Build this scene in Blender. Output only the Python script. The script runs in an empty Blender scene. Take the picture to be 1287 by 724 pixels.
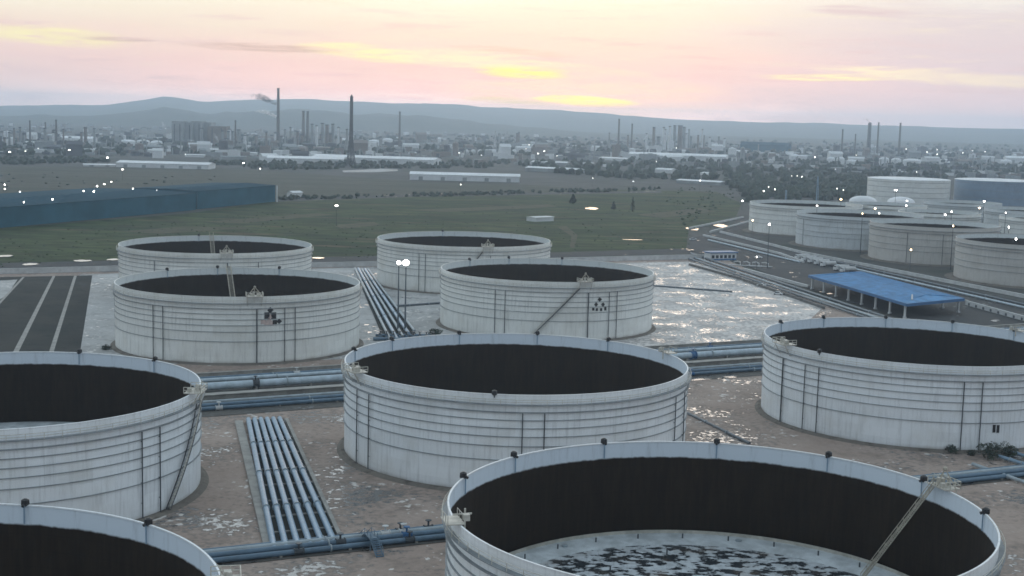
import bpy, bmesh, math, random
from mathutils import Vector, Matrix, noise
random.seed(7)
PI = math.pi
S = bpy.context.scene
C = S.collection
R = math.radians

# ------------------------------------------------------------------ camera
CAM_H, FOC, PITCH, ROLL = 77.96, 1710.7, R(7.175), R(1.46)     # metres, focal length in pixels of a 1287 px wide frame
cd = bpy.data.cameras.new('camera'); cam = bpy.data.objects.new('camera', cd); C.objects.link(cam)
fw = Vector((0, math.cos(PITCH), -math.sin(PITCH))); r0 = Vector((1, 0, 0)); u0 = Vector((0, math.sin(PITCH), math.cos(PITCH)))
rt = r0*math.cos(ROLL) + u0*math.sin(ROLL); up = -r0*math.sin(ROLL) + u0*math.cos(ROLL)
m = Matrix((rt, up, -fw)).transposed().to_4x4(); m.translation = (0, 0, CAM_H)
cam.matrix_world = m
cd.sensor_fit = 'HORIZONTAL'; cd.angle = 2*math.atan(643.5/FOC); cd.clip_start = 0.5; cd.clip_end = 40000
S.camera = cam

def ray(px, py):
    return (fw + rt*((px-643.5)/FOC) - up*((py-362)/FOC))
def G(px, py, z=0.0):                 # the point at height z that a photograph pixel looks at
    d = ray(px, py); k = (z-CAM_H)/d.z
    return Vector((d.x*k, d.y*k, z))
def to_px(p):
    q = Vector(p)-Vector((0, 0, CAM_H)); w = q.dot(fw)
    return 643.5+FOC*q.dot(rt)/w, 362-FOC*q.dot(up)/w
def azel(px, py):
    d = ray(px, py).normalized()
    return math.degrees(math.atan2(d.x, d.y)), math.degrees(math.asin(d.z))

# ------------------------------------------------------------------ node helpers
class NT:
    def __init__(s, tree): s.t = tree; s.n = tree.nodes; s.l = tree.links
    def new(s, kind, **kw):
        n = s.n.new(kind)
        for k, v in kw.items(): setattr(n, k, v)
        return n
    def put(s, sock, v):
        if hasattr(v, 'is_output') or isinstance(v, bpy.types.NodeSocket): s.l.new(v, sock)
        else: sock.default_value = v
    def math(s, op, a, b=0.0, clamp=False):
        n = s.new('ShaderNodeMath', operation=op, use_clamp=clamp); s.put(n.inputs[0], a); s.put(n.inputs[1], b); return n.outputs[0]
    def mix(s, f, a, b):
        n = s.new('ShaderNodeMix', data_type='RGBA'); s.put(n.inputs[0], f)
        for i, v in ((6, a), (7, b)): s.put(n.inputs[i], v if isinstance(v, bpy.types.NodeSocket) else tuple(v)+((1,) if len(v) == 3 else ()))
        return n.outputs[2]
    def ramp(s, f, stops, interp='LINEAR'):
        n = s.new('ShaderNodeValToRGB'); e = n.color_ramp.elements; n.color_ramp.interpolation = interp
        while len(e) < len(stops): e.new(0.5)
        for k, (p, c) in enumerate(stops):
            e[k].position = p; c = (c, c, c) if isinstance(c, (int, float)) else c; e[k].color = tuple(c)+(1,)
        s.put(n.inputs[0], f); return n.outputs[0]
    def smooth(s, v, a, b):
        n = s.new('ShaderNodeMapRange', interpolation_type='SMOOTHSTEP'); s.put(n.inputs[0], v); s.put(n.inputs[1], a); s.put(n.inputs[2], b); return n.outputs[0]
    def vec(s, x, y, z=0.0):
        n = s.new('ShaderNodeCombineXYZ'); s.put(n.inputs[0], x); s.put(n.inputs[1], y); s.put(n.inputs[2], z); return n.outputs[0]
    def noise(s, v, scale, detail=4.0, rough=0.55):
        n = s.new('ShaderNodeTexNoise'); s.put(n.inputs['Vector'], v); n.inputs['Scale'].default_value = scale
        n.inputs['Detail'].default_value = detail; n.inputs['Roughness'].default_value = rough; return n.outputs[0]
    def scaled(s, v, sc):
        n = s.new('ShaderNodeMapping'); s.put(n.inputs[0], v); n.inputs['Scale'].default_value = sc; return n.outputs[0]

# ------------------------------------------------------------------ sky
SUN_AZ, SUN_EL = 3.0, 2.5             # degrees right of straight ahead, above the horizon
W = bpy.data.worlds.new('World'); S.world = W; W.use_nodes = True
t = NT(W.node_tree); t.n.clear()
tc = t.new('ShaderNodeTexCoord'); sp = t.new('ShaderNodeSeparateXYZ'); t.l.new(tc.outputs['Generated'], sp.inputs[0])
X, Y, Z = sp.outputs
AZ = t.math('MULTIPLY', t.math('ARCTAN2', X, Y), 57.2958)
EL = t.math('MULTIPLY', t.math('ARCSINE', Z), 57.2958)
ELP = t.math('MAXIMUM', EL, 0.0)
f04 = lambda e: (e/90.0)**0.4
fac = t.math('POWER', t.math('DIVIDE', ELP, 90.0), 0.4)
n_big = t.noise(t.vec(t.math('DIVIDE', AZ, 11.0), t.math('DIVIDE', EL, 1.5), 3.1), 1.0, 5.0)
n_mid = t.noise(t.vec(t.math('DIVIDE', AZ, 4.5), t.math('DIVIDE', EL, 0.42), 8.7), 1.0, 6.0, 0.6)
n_fine = t.noise(t.vec(t.math('DIVIDE', AZ, 1.5), t.math('DIVIDE', EL, .13), 5.2), 1.0, 5.0, 0.6)
n_roll = t.noise(t.scaled(tc.outputs['Generated'], (1, 1, 2.2)), 2.6, 6.0, 0.6)
el_w = t.math('ADD', ELP, t.math('MULTIPLY', t.math('SUBTRACT', n_big, 0.5), 1.6))
fac_w = t.math('POWER', t.math('DIVIDE', t.math('MAXIMUM', el_w, 0.0), 90.0), 0.4)
front = t.ramp(fac_w, [(0, (2.3, 1.55, 1.42)), (f04(.5), (1.75, 1.18, 1.08)), (f04(1.0), (1.26, .83, .79)), (f04(2.0), (1.04, .74, .70)), (f04(3.2), (1.00, .84, .72)),
                       (f04(4.6), (1.06, 1.02, .83)), (f04(9), (1.75, 1.84, 1.88)), (f04(18), (1.7, 1.9, 2.0)), (f04(36), (.75, .92, 1.02)), (1, (.52, .63, .73))])  # unseen sky above the view is raised to brighten haze and puddles
back = t.ramp(fac, [(0, (.52, .59, .66)), (f04(10), (.58, .67, .75)), (f04(35), (.60, .71, .80)), (1, (.52, .63, .73))])
away = t.smooth(t.math('ABSOLUTE', AZ), 28.0, 120.0)
col = t.mix(away, front, back)
# greyer, lavender sky to the right of the sunset and pale mauve low on the left
rightw = t.math('MULTIPLY', t.smooth(t.math('ADD', AZ, t.math('MULTIPLY', t.math('SUBTRACT', n_big, 0.5), 14.0)), 2.0, 17.0), 0.92)
col = t.mix(t.math('MULTIPLY', rightw, t.smooth(el_w, 10.0, 1.0)), col, (.80, .69, .76))
leftw = t.math('MULTIPLY', t.smooth(t.math('MULTIPLY', AZ, -1.0), 9.0, 22.0), t.smooth(el_w, 3.2, 1.2))
col = t.mix(t.math('MULTIPLY', leftw, 0.8), col, (.86, .70, .69))
# thin mauve bands of cloud
band = t.math('MULTIPLY', t.smooth(n_mid, 0.53, 0.72), t.smooth(el_w, 6.0, 2.5))
col = t.mix(t.math('MULTIPLY', band, 0.55), col, (.84, .62, .64))
pale = t.math('MULTIPLY', t.smooth(n_mid, 0.46, 0.30), t.smooth(ELP, 1.0, 2.4))
col = t.mix(t.math('MULTIPLY', t.math('MULTIPLY', pale, t.smooth(ELP, 9.0, 5.0)), 0.4), col, (1.0, .90, .72))
# gaps in the cloud where the low sun shines through, and a few dark slivers
def gap(px, py, wpx, hpx, c, amount, slope=0.0):
    global col
    a0, e0 = azel(px, py); w = wpx/FOC*57.3; h = hpx/FOC*57.3
    da = t.math('SUBTRACT', AZ, a0)
    de = t.math('SUBTRACT', t.math('SUBTRACT', EL, e0), t.math('MULTIPLY', da, slope))
    de = t.math('ADD', de, t.math('MULTIPLY', t.math('SUBTRACT', n_mid, 0.5), h*1.9))
    q = t.math('ADD', t.math('POWER', t.math('ABSOLUTE', t.math('DIVIDE', da, w)), 2.0), t.math('POWER', t.math('ABSOLUTE', t.math('DIVIDE', de, h)), 2.0))
    v = t.math('MULTIPLY', t.math('MULTIPLY', t.smooth(q, 1.7, 0.0), amount), t.math('ADD', .35, t.smooth(n_fine, .30, .62)), clamp=True)
    col = t.mix(v, col, c)
YL = (1.45, 1.22, .16)
gap(735, 127, 58, 5.5, (2.7, 1.8, .02), 2.2, -0.03); gap(755, 128.5, 30, 4, (3.0, 1.95, .0), 2.0); gap(735, 122, 170, 26, (1.35, .92, .66), .55); gap(640, 127, 60, 4, (1.1, .93, .45), .6, -.03)
gap(655, 90, 52, 7, (1.2, 1.1, .30), .75, -.04); gap(455, 66, 75, 9, (1.15, 1.08, .55), .7, -.06); gap(570, 78, 80, 6, (1.12, 1.02, .68), .5, -.05)
gap(70, 44, 80, 12, (1.1, 1.03, .55), .6, -.04); gap(600, 74, 120, 9, (1.08, 1.0, .68), .6, -.06)
gap(1200, 97, 150, 8, (1.12, .98, .72), .95, -.05); gap(1035, 97, 70, 4, (1.15, 1.03, .62), .9)
gap(1240, 4, 60, 10, (1.0, .97, .88), .9)
gap(330, 60, 90, 5, (.70, .50, .44), .65, -.02); gap(150, 49, 40, 3, (.66, .48, .46), .6); gap(1085, 15, 60, 7, (.80, .66, .68), .7, -.05)
gap(1290, 50, 170, 60, (.78, .69, .74), .45); gap(640, 64, 70, 4, (.9, .66, .55), .5, -.05)
# broken overcast overhead and behind
high = t.smooth(ELP, 7.0, 25.0)
col = t.mix(t.math('MULTIPLY', t.math('MULTIPLY', t.smooth(n_roll, 0.42, 0.62), high), 0.5), col, (.58, .68, .74))
below = t.smooth(EL, 0.0, -1.5)
col = t.mix(below, col, (.20, .21, .22))
sky = t.new('ShaderNodeTexSky', sky_type='NISHITA', sun_disc=False, sun_elevation=R(SUN_EL), sun_rotation=R(SUN_AZ), altitude=80.0)
bg1 = t.new('ShaderNodeBackground'); bg1.inputs[1].default_value = 0.10; t.l.new(sky.outputs[0], bg1.inputs[0])
bg2 = t.new('ShaderNodeBackground'); bg2.inputs[1].default_value = 1.0; t.l.new(col, bg2.inputs[0])
mxs = t.new('ShaderNodeMixShader'); mxs.inputs[0].default_value = 0.93
t.l.new(bg1.outputs[0], mxs.inputs[1]); t.l.new(bg2.outputs[0], mxs.inputs[2])
wo = t.new('ShaderNodeOutputWorld'); t.l.new(mxs.outputs[0], wo.inputs[0])
W.cycles.sampling_method = 'MANUAL'; W.cycles.sample_map_resolution = 1024

sl = bpy.data.lights.new('sun', 'SUN'); sl.energy = 0.35; sl.angle = R(25); sl.color = (1.0, .72, .48)
so = bpy.data.objects.new('sun', sl); C.objects.link(so)
sd = Vector((math.sin(R(SUN_AZ))*math.cos(R(SUN_EL)), math.cos(R(SUN_AZ))*math.cos(R(SUN_EL)), math.sin(R(SUN_EL))))
so.rotation_euler = sd.to_track_quat('Z', 'Y').to_euler(); so.location = (0, -50, 200)

vs = S.view_settings; vs.view_transform = 'Standard'; vs.look = 'None'; vs.exposure = 0.0; vs.gamma = 1.0; vs.use_curve_mapping = False
S.render.engine = 'CYCLES'
cy = S.cycles; cy.use_denoising = True; cy.max_bounces = 6; cy.diffuse_bounces = 3; cy.glossy_bounces = 3; cy.volume_bounces = 3
cy.transparent_max_bounces = 8; cy.sample_clamp_indirect = 6.0; cy.filter_width = 1.6

# ------------------------------------------------------------------ materials
MATS = {}
def mat(name, color, rough=0.6, metal=0.0, emit=None, var=0.15, scale=1.0, spec=0.5):
    if name in MATS: return MATS[name]
    M = bpy.data.materials.new(name); M.use_nodes = True; t = NT(M.node_tree); b = t.n['Principled BSDF']
    b.inputs['Roughness'].default_value = rough; b.inputs['Metallic'].default_value = metal
    b.inputs['Specular IOR Level'].default_value = spec
    if emit:
        b.inputs['Emission Color'].default_value = tuple(emit[0])+(1,); b.inputs['Emission Strength'].default_value = emit[1]
        b.inputs['Base Color'].default_value = tuple(color)+(1,)
    else:
        co = t.new('ShaderNodeTexCoord').outputs['Object']
        n = t.noise(co, scale, 5.0, 0.6)
        a = tuple(max(0, c*(1-var)) for c in color); d = tuple(min(1, c*(1+var)) for c in color)
        t.l.new(t.mix(t.smooth(n, .3, .7), a, d), b.inputs['Base Color'])
    MATS[name] = M; return M

def mat_shell(name, base, rust=0.25, seed=0.0):        # white tank paint: plate to plate differences, run-down streaks, dusty foot
    M = bpy.data.materials.new(name); M.use_nodes = True; t = NT(M.node_tree); b = t.n['Principled BSDF']
    b.inputs['Roughness'].default_value = 0.55
    sp = t.new('ShaderNodeSeparateXYZ'); t.l.new(t.new('ShaderNodeTexCoord').outputs['Object'], sp.inputs[0])
    x, y, z = sp.outputs
    ang = t.math('ARCTAN2', x, y); arc = t.math('MULTIPLY', ang, 40.0)
    plate = t.new('ShaderNodeTexWhiteNoise', noise_dimensions='2D')
    row = t.math('FLOOR', t.math('DIVIDE', z, 2.4))
    t.l.new(t.vec(t.math('FLOOR', t.math('ADD', t.math('DIVIDE', arc, 9.0), t.math('MULTIPLY', row, 0.37))), row), plate.inputs[0])
    streak = t.noise(t.vec(t.math('MULTIPLY', arc, 1.3), t.math('MULTIPLY', z, 0.10), seed), 1.0, 5.0, 0.65)
    blot = t.noise(t.vec(arc, z, seed+4), 0.12, 4.0)
    c = t.mix(t.smooth(streak, .45, .80), base, tuple(v*.70 for v in base))
    c = t.mix(t.math('MULTIPLY', t.smooth(blot, .45, .75), .5), c, (base[0]*.80, base[1]*.77, base[2]*.72))
    pl = t.math('ADD', .93, t.math('MULTIPLY', plate.outputs[0], .09))
    mm = t.new('ShaderNodeMix', data_type='RGBA', blend_type='MULTIPLY'); mm.inputs[0].default_value = 1
    t.l.new(c, mm.inputs[6]); t.l.new(t.vec(pl, pl, pl), mm.inputs[7]); c = mm.outputs[2]
    run = t.math('ADD', .45, t.math('MULTIPLY', t.smooth(t.math('FRACT', t.math('DIVIDE', z, 3.5)), .35, 1.0), .9))
    rs = t.math('MULTIPLY', run, t.smooth(t.noise(t.vec(t.math('MULTIPLY', arc, 2.1), t.math('MULTIPLY', z, .18), seed+9), 1.0, 6.0, .7), .60, .80)); rs = t.math('MULTIPLY', rs, rust, clamp=True)
    c = t.mix(rs, c, (.20, .13, .085))
    c = t.mix(t.math('MULTIPLY', t.smooth(z, 1.6, 0.0), t.smooth(blot, .3, .7)), c, (.26, .23, .20))
    t.l.new(c, b.inputs['Base Color']); return M

def mat_inner(name, base, edge=2.7, top=21.0):         # white band under the rim, black oily wall below it
    M = bpy.data.materials.new(name); M.use_nodes = True; t = NT(M.node_tree); b = t.n['Principled BSDF']
    sp = t.new('ShaderNodeSeparateXYZ'); t.l.new(t.new('ShaderNodeTexCoord').outputs['Object'], sp.inputs[0])
    x, y, z = sp.outputs
    arc = t.math('MULTIPLY', t.math('ARCTAN2', x, y), 40.0)
    n = t.noise(t.vec(t.math('MULTIPLY', arc, .5), t.math('MULTIPLY', z, .3)), 1.0, 6.0, .7)
    n2 = t.noise(t.vec(t.math('MULTIPLY', arc, .9), t.math('MULTIPLY', z, .12), 5), 1.0, 5.0, .65)
    zz = t.math('ADD', z, t.math('MULTIPLY', t.math('SUBTRACT', n, .5), .7))
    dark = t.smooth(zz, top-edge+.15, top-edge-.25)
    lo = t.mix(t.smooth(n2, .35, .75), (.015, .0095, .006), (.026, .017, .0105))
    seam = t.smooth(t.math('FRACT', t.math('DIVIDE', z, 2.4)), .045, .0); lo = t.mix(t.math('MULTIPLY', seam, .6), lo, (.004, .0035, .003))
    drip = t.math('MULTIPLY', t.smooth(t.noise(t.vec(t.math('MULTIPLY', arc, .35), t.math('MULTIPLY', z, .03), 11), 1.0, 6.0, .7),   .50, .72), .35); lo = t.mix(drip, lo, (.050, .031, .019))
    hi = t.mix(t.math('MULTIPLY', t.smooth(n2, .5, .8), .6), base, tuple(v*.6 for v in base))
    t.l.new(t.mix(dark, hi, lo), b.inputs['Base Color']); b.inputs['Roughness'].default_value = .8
    b.inputs['Specular IOR Level'].default_value = .2; return M

def mat_ground(name, c1, c2, c3=None, wet=0.0, wscale=.3, patch=.02, fine=.6, stretch=(1, 1, 1), rot=0.0, wetcol=(.10, .095, .09), big=0.05, speckle=0.0, mott=0.0):
    M = bpy.data.materials.new(name); M.use_nodes = True; t = NT(M.node_tree); b = t.n['Principled BSDF']
    g = t.new('ShaderNodeNewGeometry').outputs['Position']
    mp = t.new('ShaderNodeMapping'); t.l.new(g, mp.inputs[0]); mp.inputs['Rotation'].default_value = (0, 0, rot); mp.inputs['Scale'].default_value = stretch
    v = mp.outputs[0]
    n1 = t.noise(v, patch, 6.0, .62); n2 = t.noise(g, fine, 5.0, .65)
    c = t.mix(t.smooth(n1, .36, .64), c1, c2)
    if c3: c = t.mix(t.smooth(t.noise(v, patch*3.3, 5.0, .6), .52, .70), c, c3)
    k = t.math('ADD', .72, t.math('MULTIPLY', n2, .56))
    if mott: k = t.math('MULTIPLY', k, t.math('ADD', 1-mott*.5, t.math('MULTIPLY', t.smooth(t.noise(v, patch*6, 5.0, .7), .36, .64), mott)))
    mm = t.new('ShaderNodeMix', data_type='RGBA', blend_type='MULTIPLY'); mm.inputs[0].default_value = 1
    t.l.new(c, mm.inputs[6]); t.l.new(t.vec(k, k, k), mm.inputs[7]); c = mm.outputs[2]
    if wet > 0:
        w1 = t.noise(g, wscale, 5.0, .6); w2 = t.noise(g, big, 3.0, .5)
        th = t.math('SUBTRACT', t.math('ADD', w1, t.math('MULTIPLY', t.math('SUBTRACT', w2, .5), 1.0)), .0)
        lim = .80-wet*.60
        p = t.smooth(th, lim, lim+.06); damp = t.smooth(th, lim-.16, lim)
        c = t.mix(t.math('MULTIPLY', damp, .45), c, wetcol); c = t.mix(p, c, wetcol)
        if speckle:      # near-white colour mixed into the ground in ragged small patches
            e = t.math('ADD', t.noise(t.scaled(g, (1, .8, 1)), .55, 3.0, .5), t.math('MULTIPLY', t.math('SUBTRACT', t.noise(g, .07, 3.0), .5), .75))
            l2 = .80-speckle*.42; q = t.smooth(e, l2, l2+.08)
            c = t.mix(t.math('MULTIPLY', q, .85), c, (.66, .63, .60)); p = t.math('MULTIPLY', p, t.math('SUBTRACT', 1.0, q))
        r = t.math('SUBTRACT', .9, t.math('MULTIPLY', p, .74))
        t.l.new(r, b.inputs['Roughness'])
        sp = t.math('ADD', .25, t.math('MULTIPLY', p, .55)); t.l.new(sp, b.inputs['Specular IOR Level'])
        bump = t.new('ShaderNodeBump'); bump.inputs['Strength'].default_value = .35; bump.inputs['Distance'].default_value = .25
        t.l.new(t.math('MULTIPLY', t.noise(g, fine*1.7, 4.0), t.math('SUBTRACT', 1.0, p)), bump.inputs['Height'])
        t.l.new(bump.outputs[0], b.inputs['Normal'])
    else:
        b.inputs['Roughness'].default_value = .95; b.inputs['Specular IOR Level'].default_value = .15
    t.l.new(c, b.inputs['Base Color']); return M

WHITE = (.70, .73, .76)
M_pipe = mat('pipe_paint', (.21, .31, .41), .42, var=.12, scale=.6)
M_pipeblue = mat('pipe_blue', (.085, .145, .205), .45, var=.2, scale=.5)
M_pipedark = mat('pipe_dark', (.09, .11, .13), .5, var=.2, scale=.5)
M_pipepale = mat('pipe_pale', (.40, .48, .54), .5, var=.15, scale=.5)
M_pipegrey = mat('pipe_grey', (.30, .35, .38), .5, var=.15, scale=.5)
M_dark = mat('dark_metal', (.045, .055, .065), .5, var=.2)
M_black = mat('black_metal', (.012, .012, .014), .5)
M_ring = mat('ring_paint', (.22, .245, .26), .6, var=.2, scale=.3)
M_rail = mat('rail_paint', (.50, .48, .42), .55, var=.2)
M_steelpale = mat('pale_steel', (.46, .44, .39), .55, var=.2, scale=.7)
M_ladder = mat('ladder_steel', (.36, .33, .27), .6, var=.25, scale=.8)
M_conc = mat('concrete', (.30, .29, .27), .9, var=.2, scale=.4)
M_concpale = mat('pale_concrete', (.52, .53, .53), .85, var=.14, scale=.25)
M_concdark = mat('dark_concrete', (.13, .125, .12), .9, var=.3, scale=.5)
M_bluef = mat('blue_sheet', (.03, .12, .27), .5, var=.12, scale=.08)
M_blueroof = mat('blue_roof_sheet', (.04, .20, .42), .65, var=.22, scale=.25)
M_bluefar = mat('blue_steel_cladding', (.017, .066, .098), .95, var=.10, scale=.02, spec=.08)
M_bluewall = mat('blue_wall_cladding', (.028, .105, .15), .95, var=.14, scale=.05, spec=.08)
M_farwhite = mat('far_white_wall', (.62, .64, .65), .7, var=.10, scale=.05)
M_farroof = mat('far_pale_roof', (.66, .68, .70), .6, var=.12, scale=.05)
M_fargrey = mat('far_grey_wall', (.26, .28, .29), .8, var=.2, scale=.05)
M_fardark = mat('far_dark_wall', (.085, .09, .10), .8, var=.25, scale=.05)
M_farbrown = mat('far_brown_wall', (.20, .175, .16), .8, var=.2, scale=.05)
M_stack = mat('stack_concrete', (.13, .125, .12), .85, var=.15, scale=.1)
M_leaf = mat('leaves', (.045, .062, .032), .8, var=.5, scale=.5)
M_scrub = mat('scrub_leaves', (.036, .056, .022), .9, var=.35, scale=.2)
M_leafdark = mat('dark_leaves', (.028, .042, .028), .85, var=.5, scale=.3)
M_bark = mat('bark', (.08, .065, .05), .9)
M_win = mat('window_glass', (.03, .04, .05), .1)
M_lampw = mat('lamp_white', (1, 1, 1), emit=((1.0, .97, .90), 22.0))
M_lampm = mat('lamp_medium', (1, 1, 1), emit=((1.0, .95, .86), 9.0))
M_lampd = mat('lamp_dim', (1, 1, 1), emit=((.95, .97, 1.0), 3.5))
M_lampo = mat('lamp_warm', (1, .8, .5), emit=((1.0, .72, .40), 14.0))
M_red = mat('faded_red_paint', (.50, .40, .37), .6, var=.15)
M_ground = mat_ground('plain_soil', (.060, .064, .058), (.092, .090, .084), (.045, .056, .042), patch=.006, fine=.05)
M_field = mat_ground('green_field', (.016, .036, .010), (.046, .064, .021), (.078, .062, .036), patch=.012, mott=1.0, fine=.22, stretch=(.45, 1.6, 1), rot=-.25)
M_fallow = mat_ground('fallow_field', (.075, .075, .058), (.055, .062, .045), (.092, .082, .066), mott=.35, patch=.006, fine=.06, stretch=(.4, 2.2, 1), rot=-.12)
M_dirt = mat_ground('yard_dirt', (.31, .242, .205), (.36, .29, .25), (.235, .188, .16), wet=.31, wscale=.62, patch=.035, fine=.8, big=.045, speckle=.30)
M_wet = mat_ground('wet_slab', (.44, .42, .405), (.36, .345, .335), (.52, .50, .485), wet=.40, wscale=1.4, patch=.05, fine=.7, big=.08, speckle=.75, wetcol=(.32, .31, .30), stretch=(.6, 1.6, 1), rot=-.4)
M_pale = mat_ground('pale_paving', (.44, .44, .435), (.36, .358, .35), (.30, .295, .29), wet=.2, wscale=.4, patch=.04, speckle=.4, fine=.6, wetcol=(.2, .2, .2))
M_asph = mat_ground('asphalt', (.040, .043, .045), (.056, .057, .058), (.070, .068, .064), wet=.12, wscale=.2, patch=.03, fine=.5, wetcol=(.03, .03, .03))
M_strip = mat_ground('bare_strip_soil', (.075, .070, .045), (.085, .080, .05), (.035, .056, .02), mott=.5, patch=.03, fine=.25, stretch=(.4, 1.6, 1))
M_black_bed = mat_ground('dark_bed', (.034, .037, .036), (.050, .050, .046), (.028, .034, .030), patch=.04, fine=.6)
M_corr = mat_ground('corridor_soil', (.085, .084, .080), (.115, .11, .10), (.062, .062, .060), wet=.25, wscale=.3, patch=.05, fine=.8, wetcol=(.05, .05, .05))
M_found = mat_ground('foundation_gravel', (.15, .135, .118), (.19, .172, .15), (.085, .077, .068), patch=.12, fine=1.2)
M_hill = mat_ground('hill_scrub', (.050, .060, .045), (.075, .080, .065), (.040, .050, .038), patch=.004, fine=.02)
M_water = mat('pond_water', (.05, .055, .06), .04, var=.05)

# ------------------------------------------------------------------ mesh builder
class MB:
    def __init__(s): s.v = []; s.f = []; s.mi = []
    def face(s, idx, k=0): s.f.append(idx); s.mi.append(k)
    def box(s, c, d, rz=0.0, k=0):
        c = Vector(c); hx, hy, hz = d[0]/2, d[1]/2, d[2]/2; b = len(s.v); cs, sn = math.cos(rz), math.sin(rz)
        for z in (-hz, hz):
            for x, y in ((-hx, -hy), (hx, -hy), (hx, hy), (-hx, hy)):
                s.v.append((c.x+x*cs-y*sn, c.y+x*sn+y*cs, c.z+z))
        for q in ((3, 2, 1, 0), (4, 5, 6, 7), (0, 1, 5, 4), (1, 2, 6, 5), (2, 3, 7, 6), (3, 0, 4, 7)): s.face([b+i for i in q], k)
    def tube(s, pts, r, n=8, k=0, cap=True):
        pts = [Vector(p) for p in pts]; b = len(s.v); L = len(pts)
        rr = r if isinstance(r, (list, tuple)) else [r]*L
        for i, p in enumerate(pts):
            d = (pts[min(i+1, L-1)]-pts[max(i-1, 0)]).normalized()
            a = Vector((0, 0, 1)) if abs(d.z) < .95 else Vector((1, 0, 0))
            e1 = d.cross(a).normalized(); e2 = d.cross(e1)
            for j in range(n):
                q = p+(e1*math.cos(2*PI*j/n)+e2*math.sin(2*PI*j/n))*rr[i]; s.v.append(tuple(q))
        for i in range(L-1):
            for j in range(n):
                j2 = (j+1) % n; s.face([b+i*n+j, b+i*n+j2, b+(i+1)*n+j2, b+(i+1)*n+j], k)
        if cap:
            s.face([b+j for j in range(n)][::-1], k); s.face([b+(L-1)*n+j for j in range(n)], k)
    def lathe(s, prof, n=96, k=0, a0=0.0, a1=2*PI, c=(0, 0, 0)):   # prof: list of (radius, z)
        b = len(s.v); L = len(prof); full = abs(a1-a0-2*PI) < 1e-6; m = n if full else n+1
        for j in range(m):
            a = a0+(a1-a0)*j/n
            for r_, z in prof: s.v.append((c[0]+r_*math.cos(a), c[1]+r_*math.sin(a), c[2]+z))
        for j in range(n):
            j2 = (j+1) % m
            for i in range(L-1): s.face([b+j*L+i, b+j2*L+i, b+j2*L+i+1, b+j*L+i+1], k)
    def poly(s, pts, k=0):
        b = len(s.v); s.v += [tuple(p) for p in pts]; s.face(list(range(b, b+len(pts))), k)
    def prism(s, pts, z0, z1, k=0):     # pts: xy outline
        b = len(s.v); n = len(pts)
        s.v += [(p[0], p[1], z0) for p in pts]+[(p[0], p[1], z1) for p in pts]
        s.face(list(range(b, b+n))[::-1], k); s.face(list(range(b+n, b+2*n)), k)
        for i in range(n): j = (i+1) % n; s.face([b+i, b+j, b+n+j, b+n+i], k)
    def blob(s, c, r, k=0, jit=.3, seed=0, sub=1):
        bm = bmesh.new(); bmesh.ops.create_icosphere(bm, subdivisions=sub, radius=1.0); b = len(s.v)
        r = r if isinstance(r, (list, tuple)) else (r, r, r)
        for v in bm.verts:
            f = 1+jit*(random.random()*2-1); s.v.append((c[0]+v.co.x*r[0]*f, c[1]+v.co.y*r[1]*f, c[2]+v.co.z*r[2]*f))
        for f in bm.faces: s.face([b+v.index for v in f.verts], k)
        bm.free()
    def build(s, name, mats, parent=None, smooth=False, loc=None):
        me = bpy.data.meshes.new(name); me.from_pydata(s.v, [], s.f)
        for M in (mats if isinstance(mats, (list, tuple)) else [mats]): me.materials.append(M)
        me.polygons.foreach_set('material_index', s.mi)
        if smooth: me.polygons.foreach_set('use_smooth', [True]*len(s.f))
        me.update(); o = bpy.data.objects.new(name, me); C.objects.link(o)
        if smooth and smooth != 'all':
            try: me.set_sharp_from_angle(angle=R(35))
            except Exception: pass
        if loc is not None: o.location = loc
        if parent: o.parent = parent
        return o

def tag(o, label, cat, group=None, kind=None):
    if label: o['label'] = label
    if cat: o['category'] = cat
    if group: o['group'] = group
    if kind: o['kind'] = kind
    elif label: o['kind'] = 'thing'
    return o
def thing(name, label, cat, loc=(0, 0, 0), rz=0.0, group=None):
    o = bpy.data.objects.new(name, None); C.objects.link(o); o.location = loc; o.rotation_euler = (0, 0, rz)
    o.empty_display_size = 1.0
    return tag(o, label, cat, group)
def dup(root, loc, rz=0.0, label=None, scale=None):
    r_ = root.copy(); C.objects.link(r_); r_.location = loc; r_.rotation_euler = (0, 0, rz)
    if scale: r_.scale = scale
    if label: r_['label'] = label
    for ch in list(root.children):
        c = ch.copy(); C.objects.link(c); c.parent = r_
        for g in list(ch.children):
            d = g.copy(); C.objects.link(d); d.parent = c
    return r_

LAY = [0.02]
def sheet(name, pts, M, z=None):
    if z is None: LAY[0] += .012; z = LAY[0]
    b = MB(); b.poly([(p[0], p[1], z) for p in pts]); o = b.build(name, M)
    if o.data.polygons[0].normal.z < 0: o.data.flip_normals()
    return tag(o, None, None, kind='structure')
def P(*l): return [G(l[i], l[i+1]) for i in range(0, len(l), 2)]

# ------------------------------------------------------------------ ground, hills, fields
b = MB(); b.poly([(-8200, -300, 0), (8200, -300, 0), (8200, 13000, 0), (-8200, 13000, 0)])
tag(b.build('ground', M_ground), None, None, kind='structure')

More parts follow.
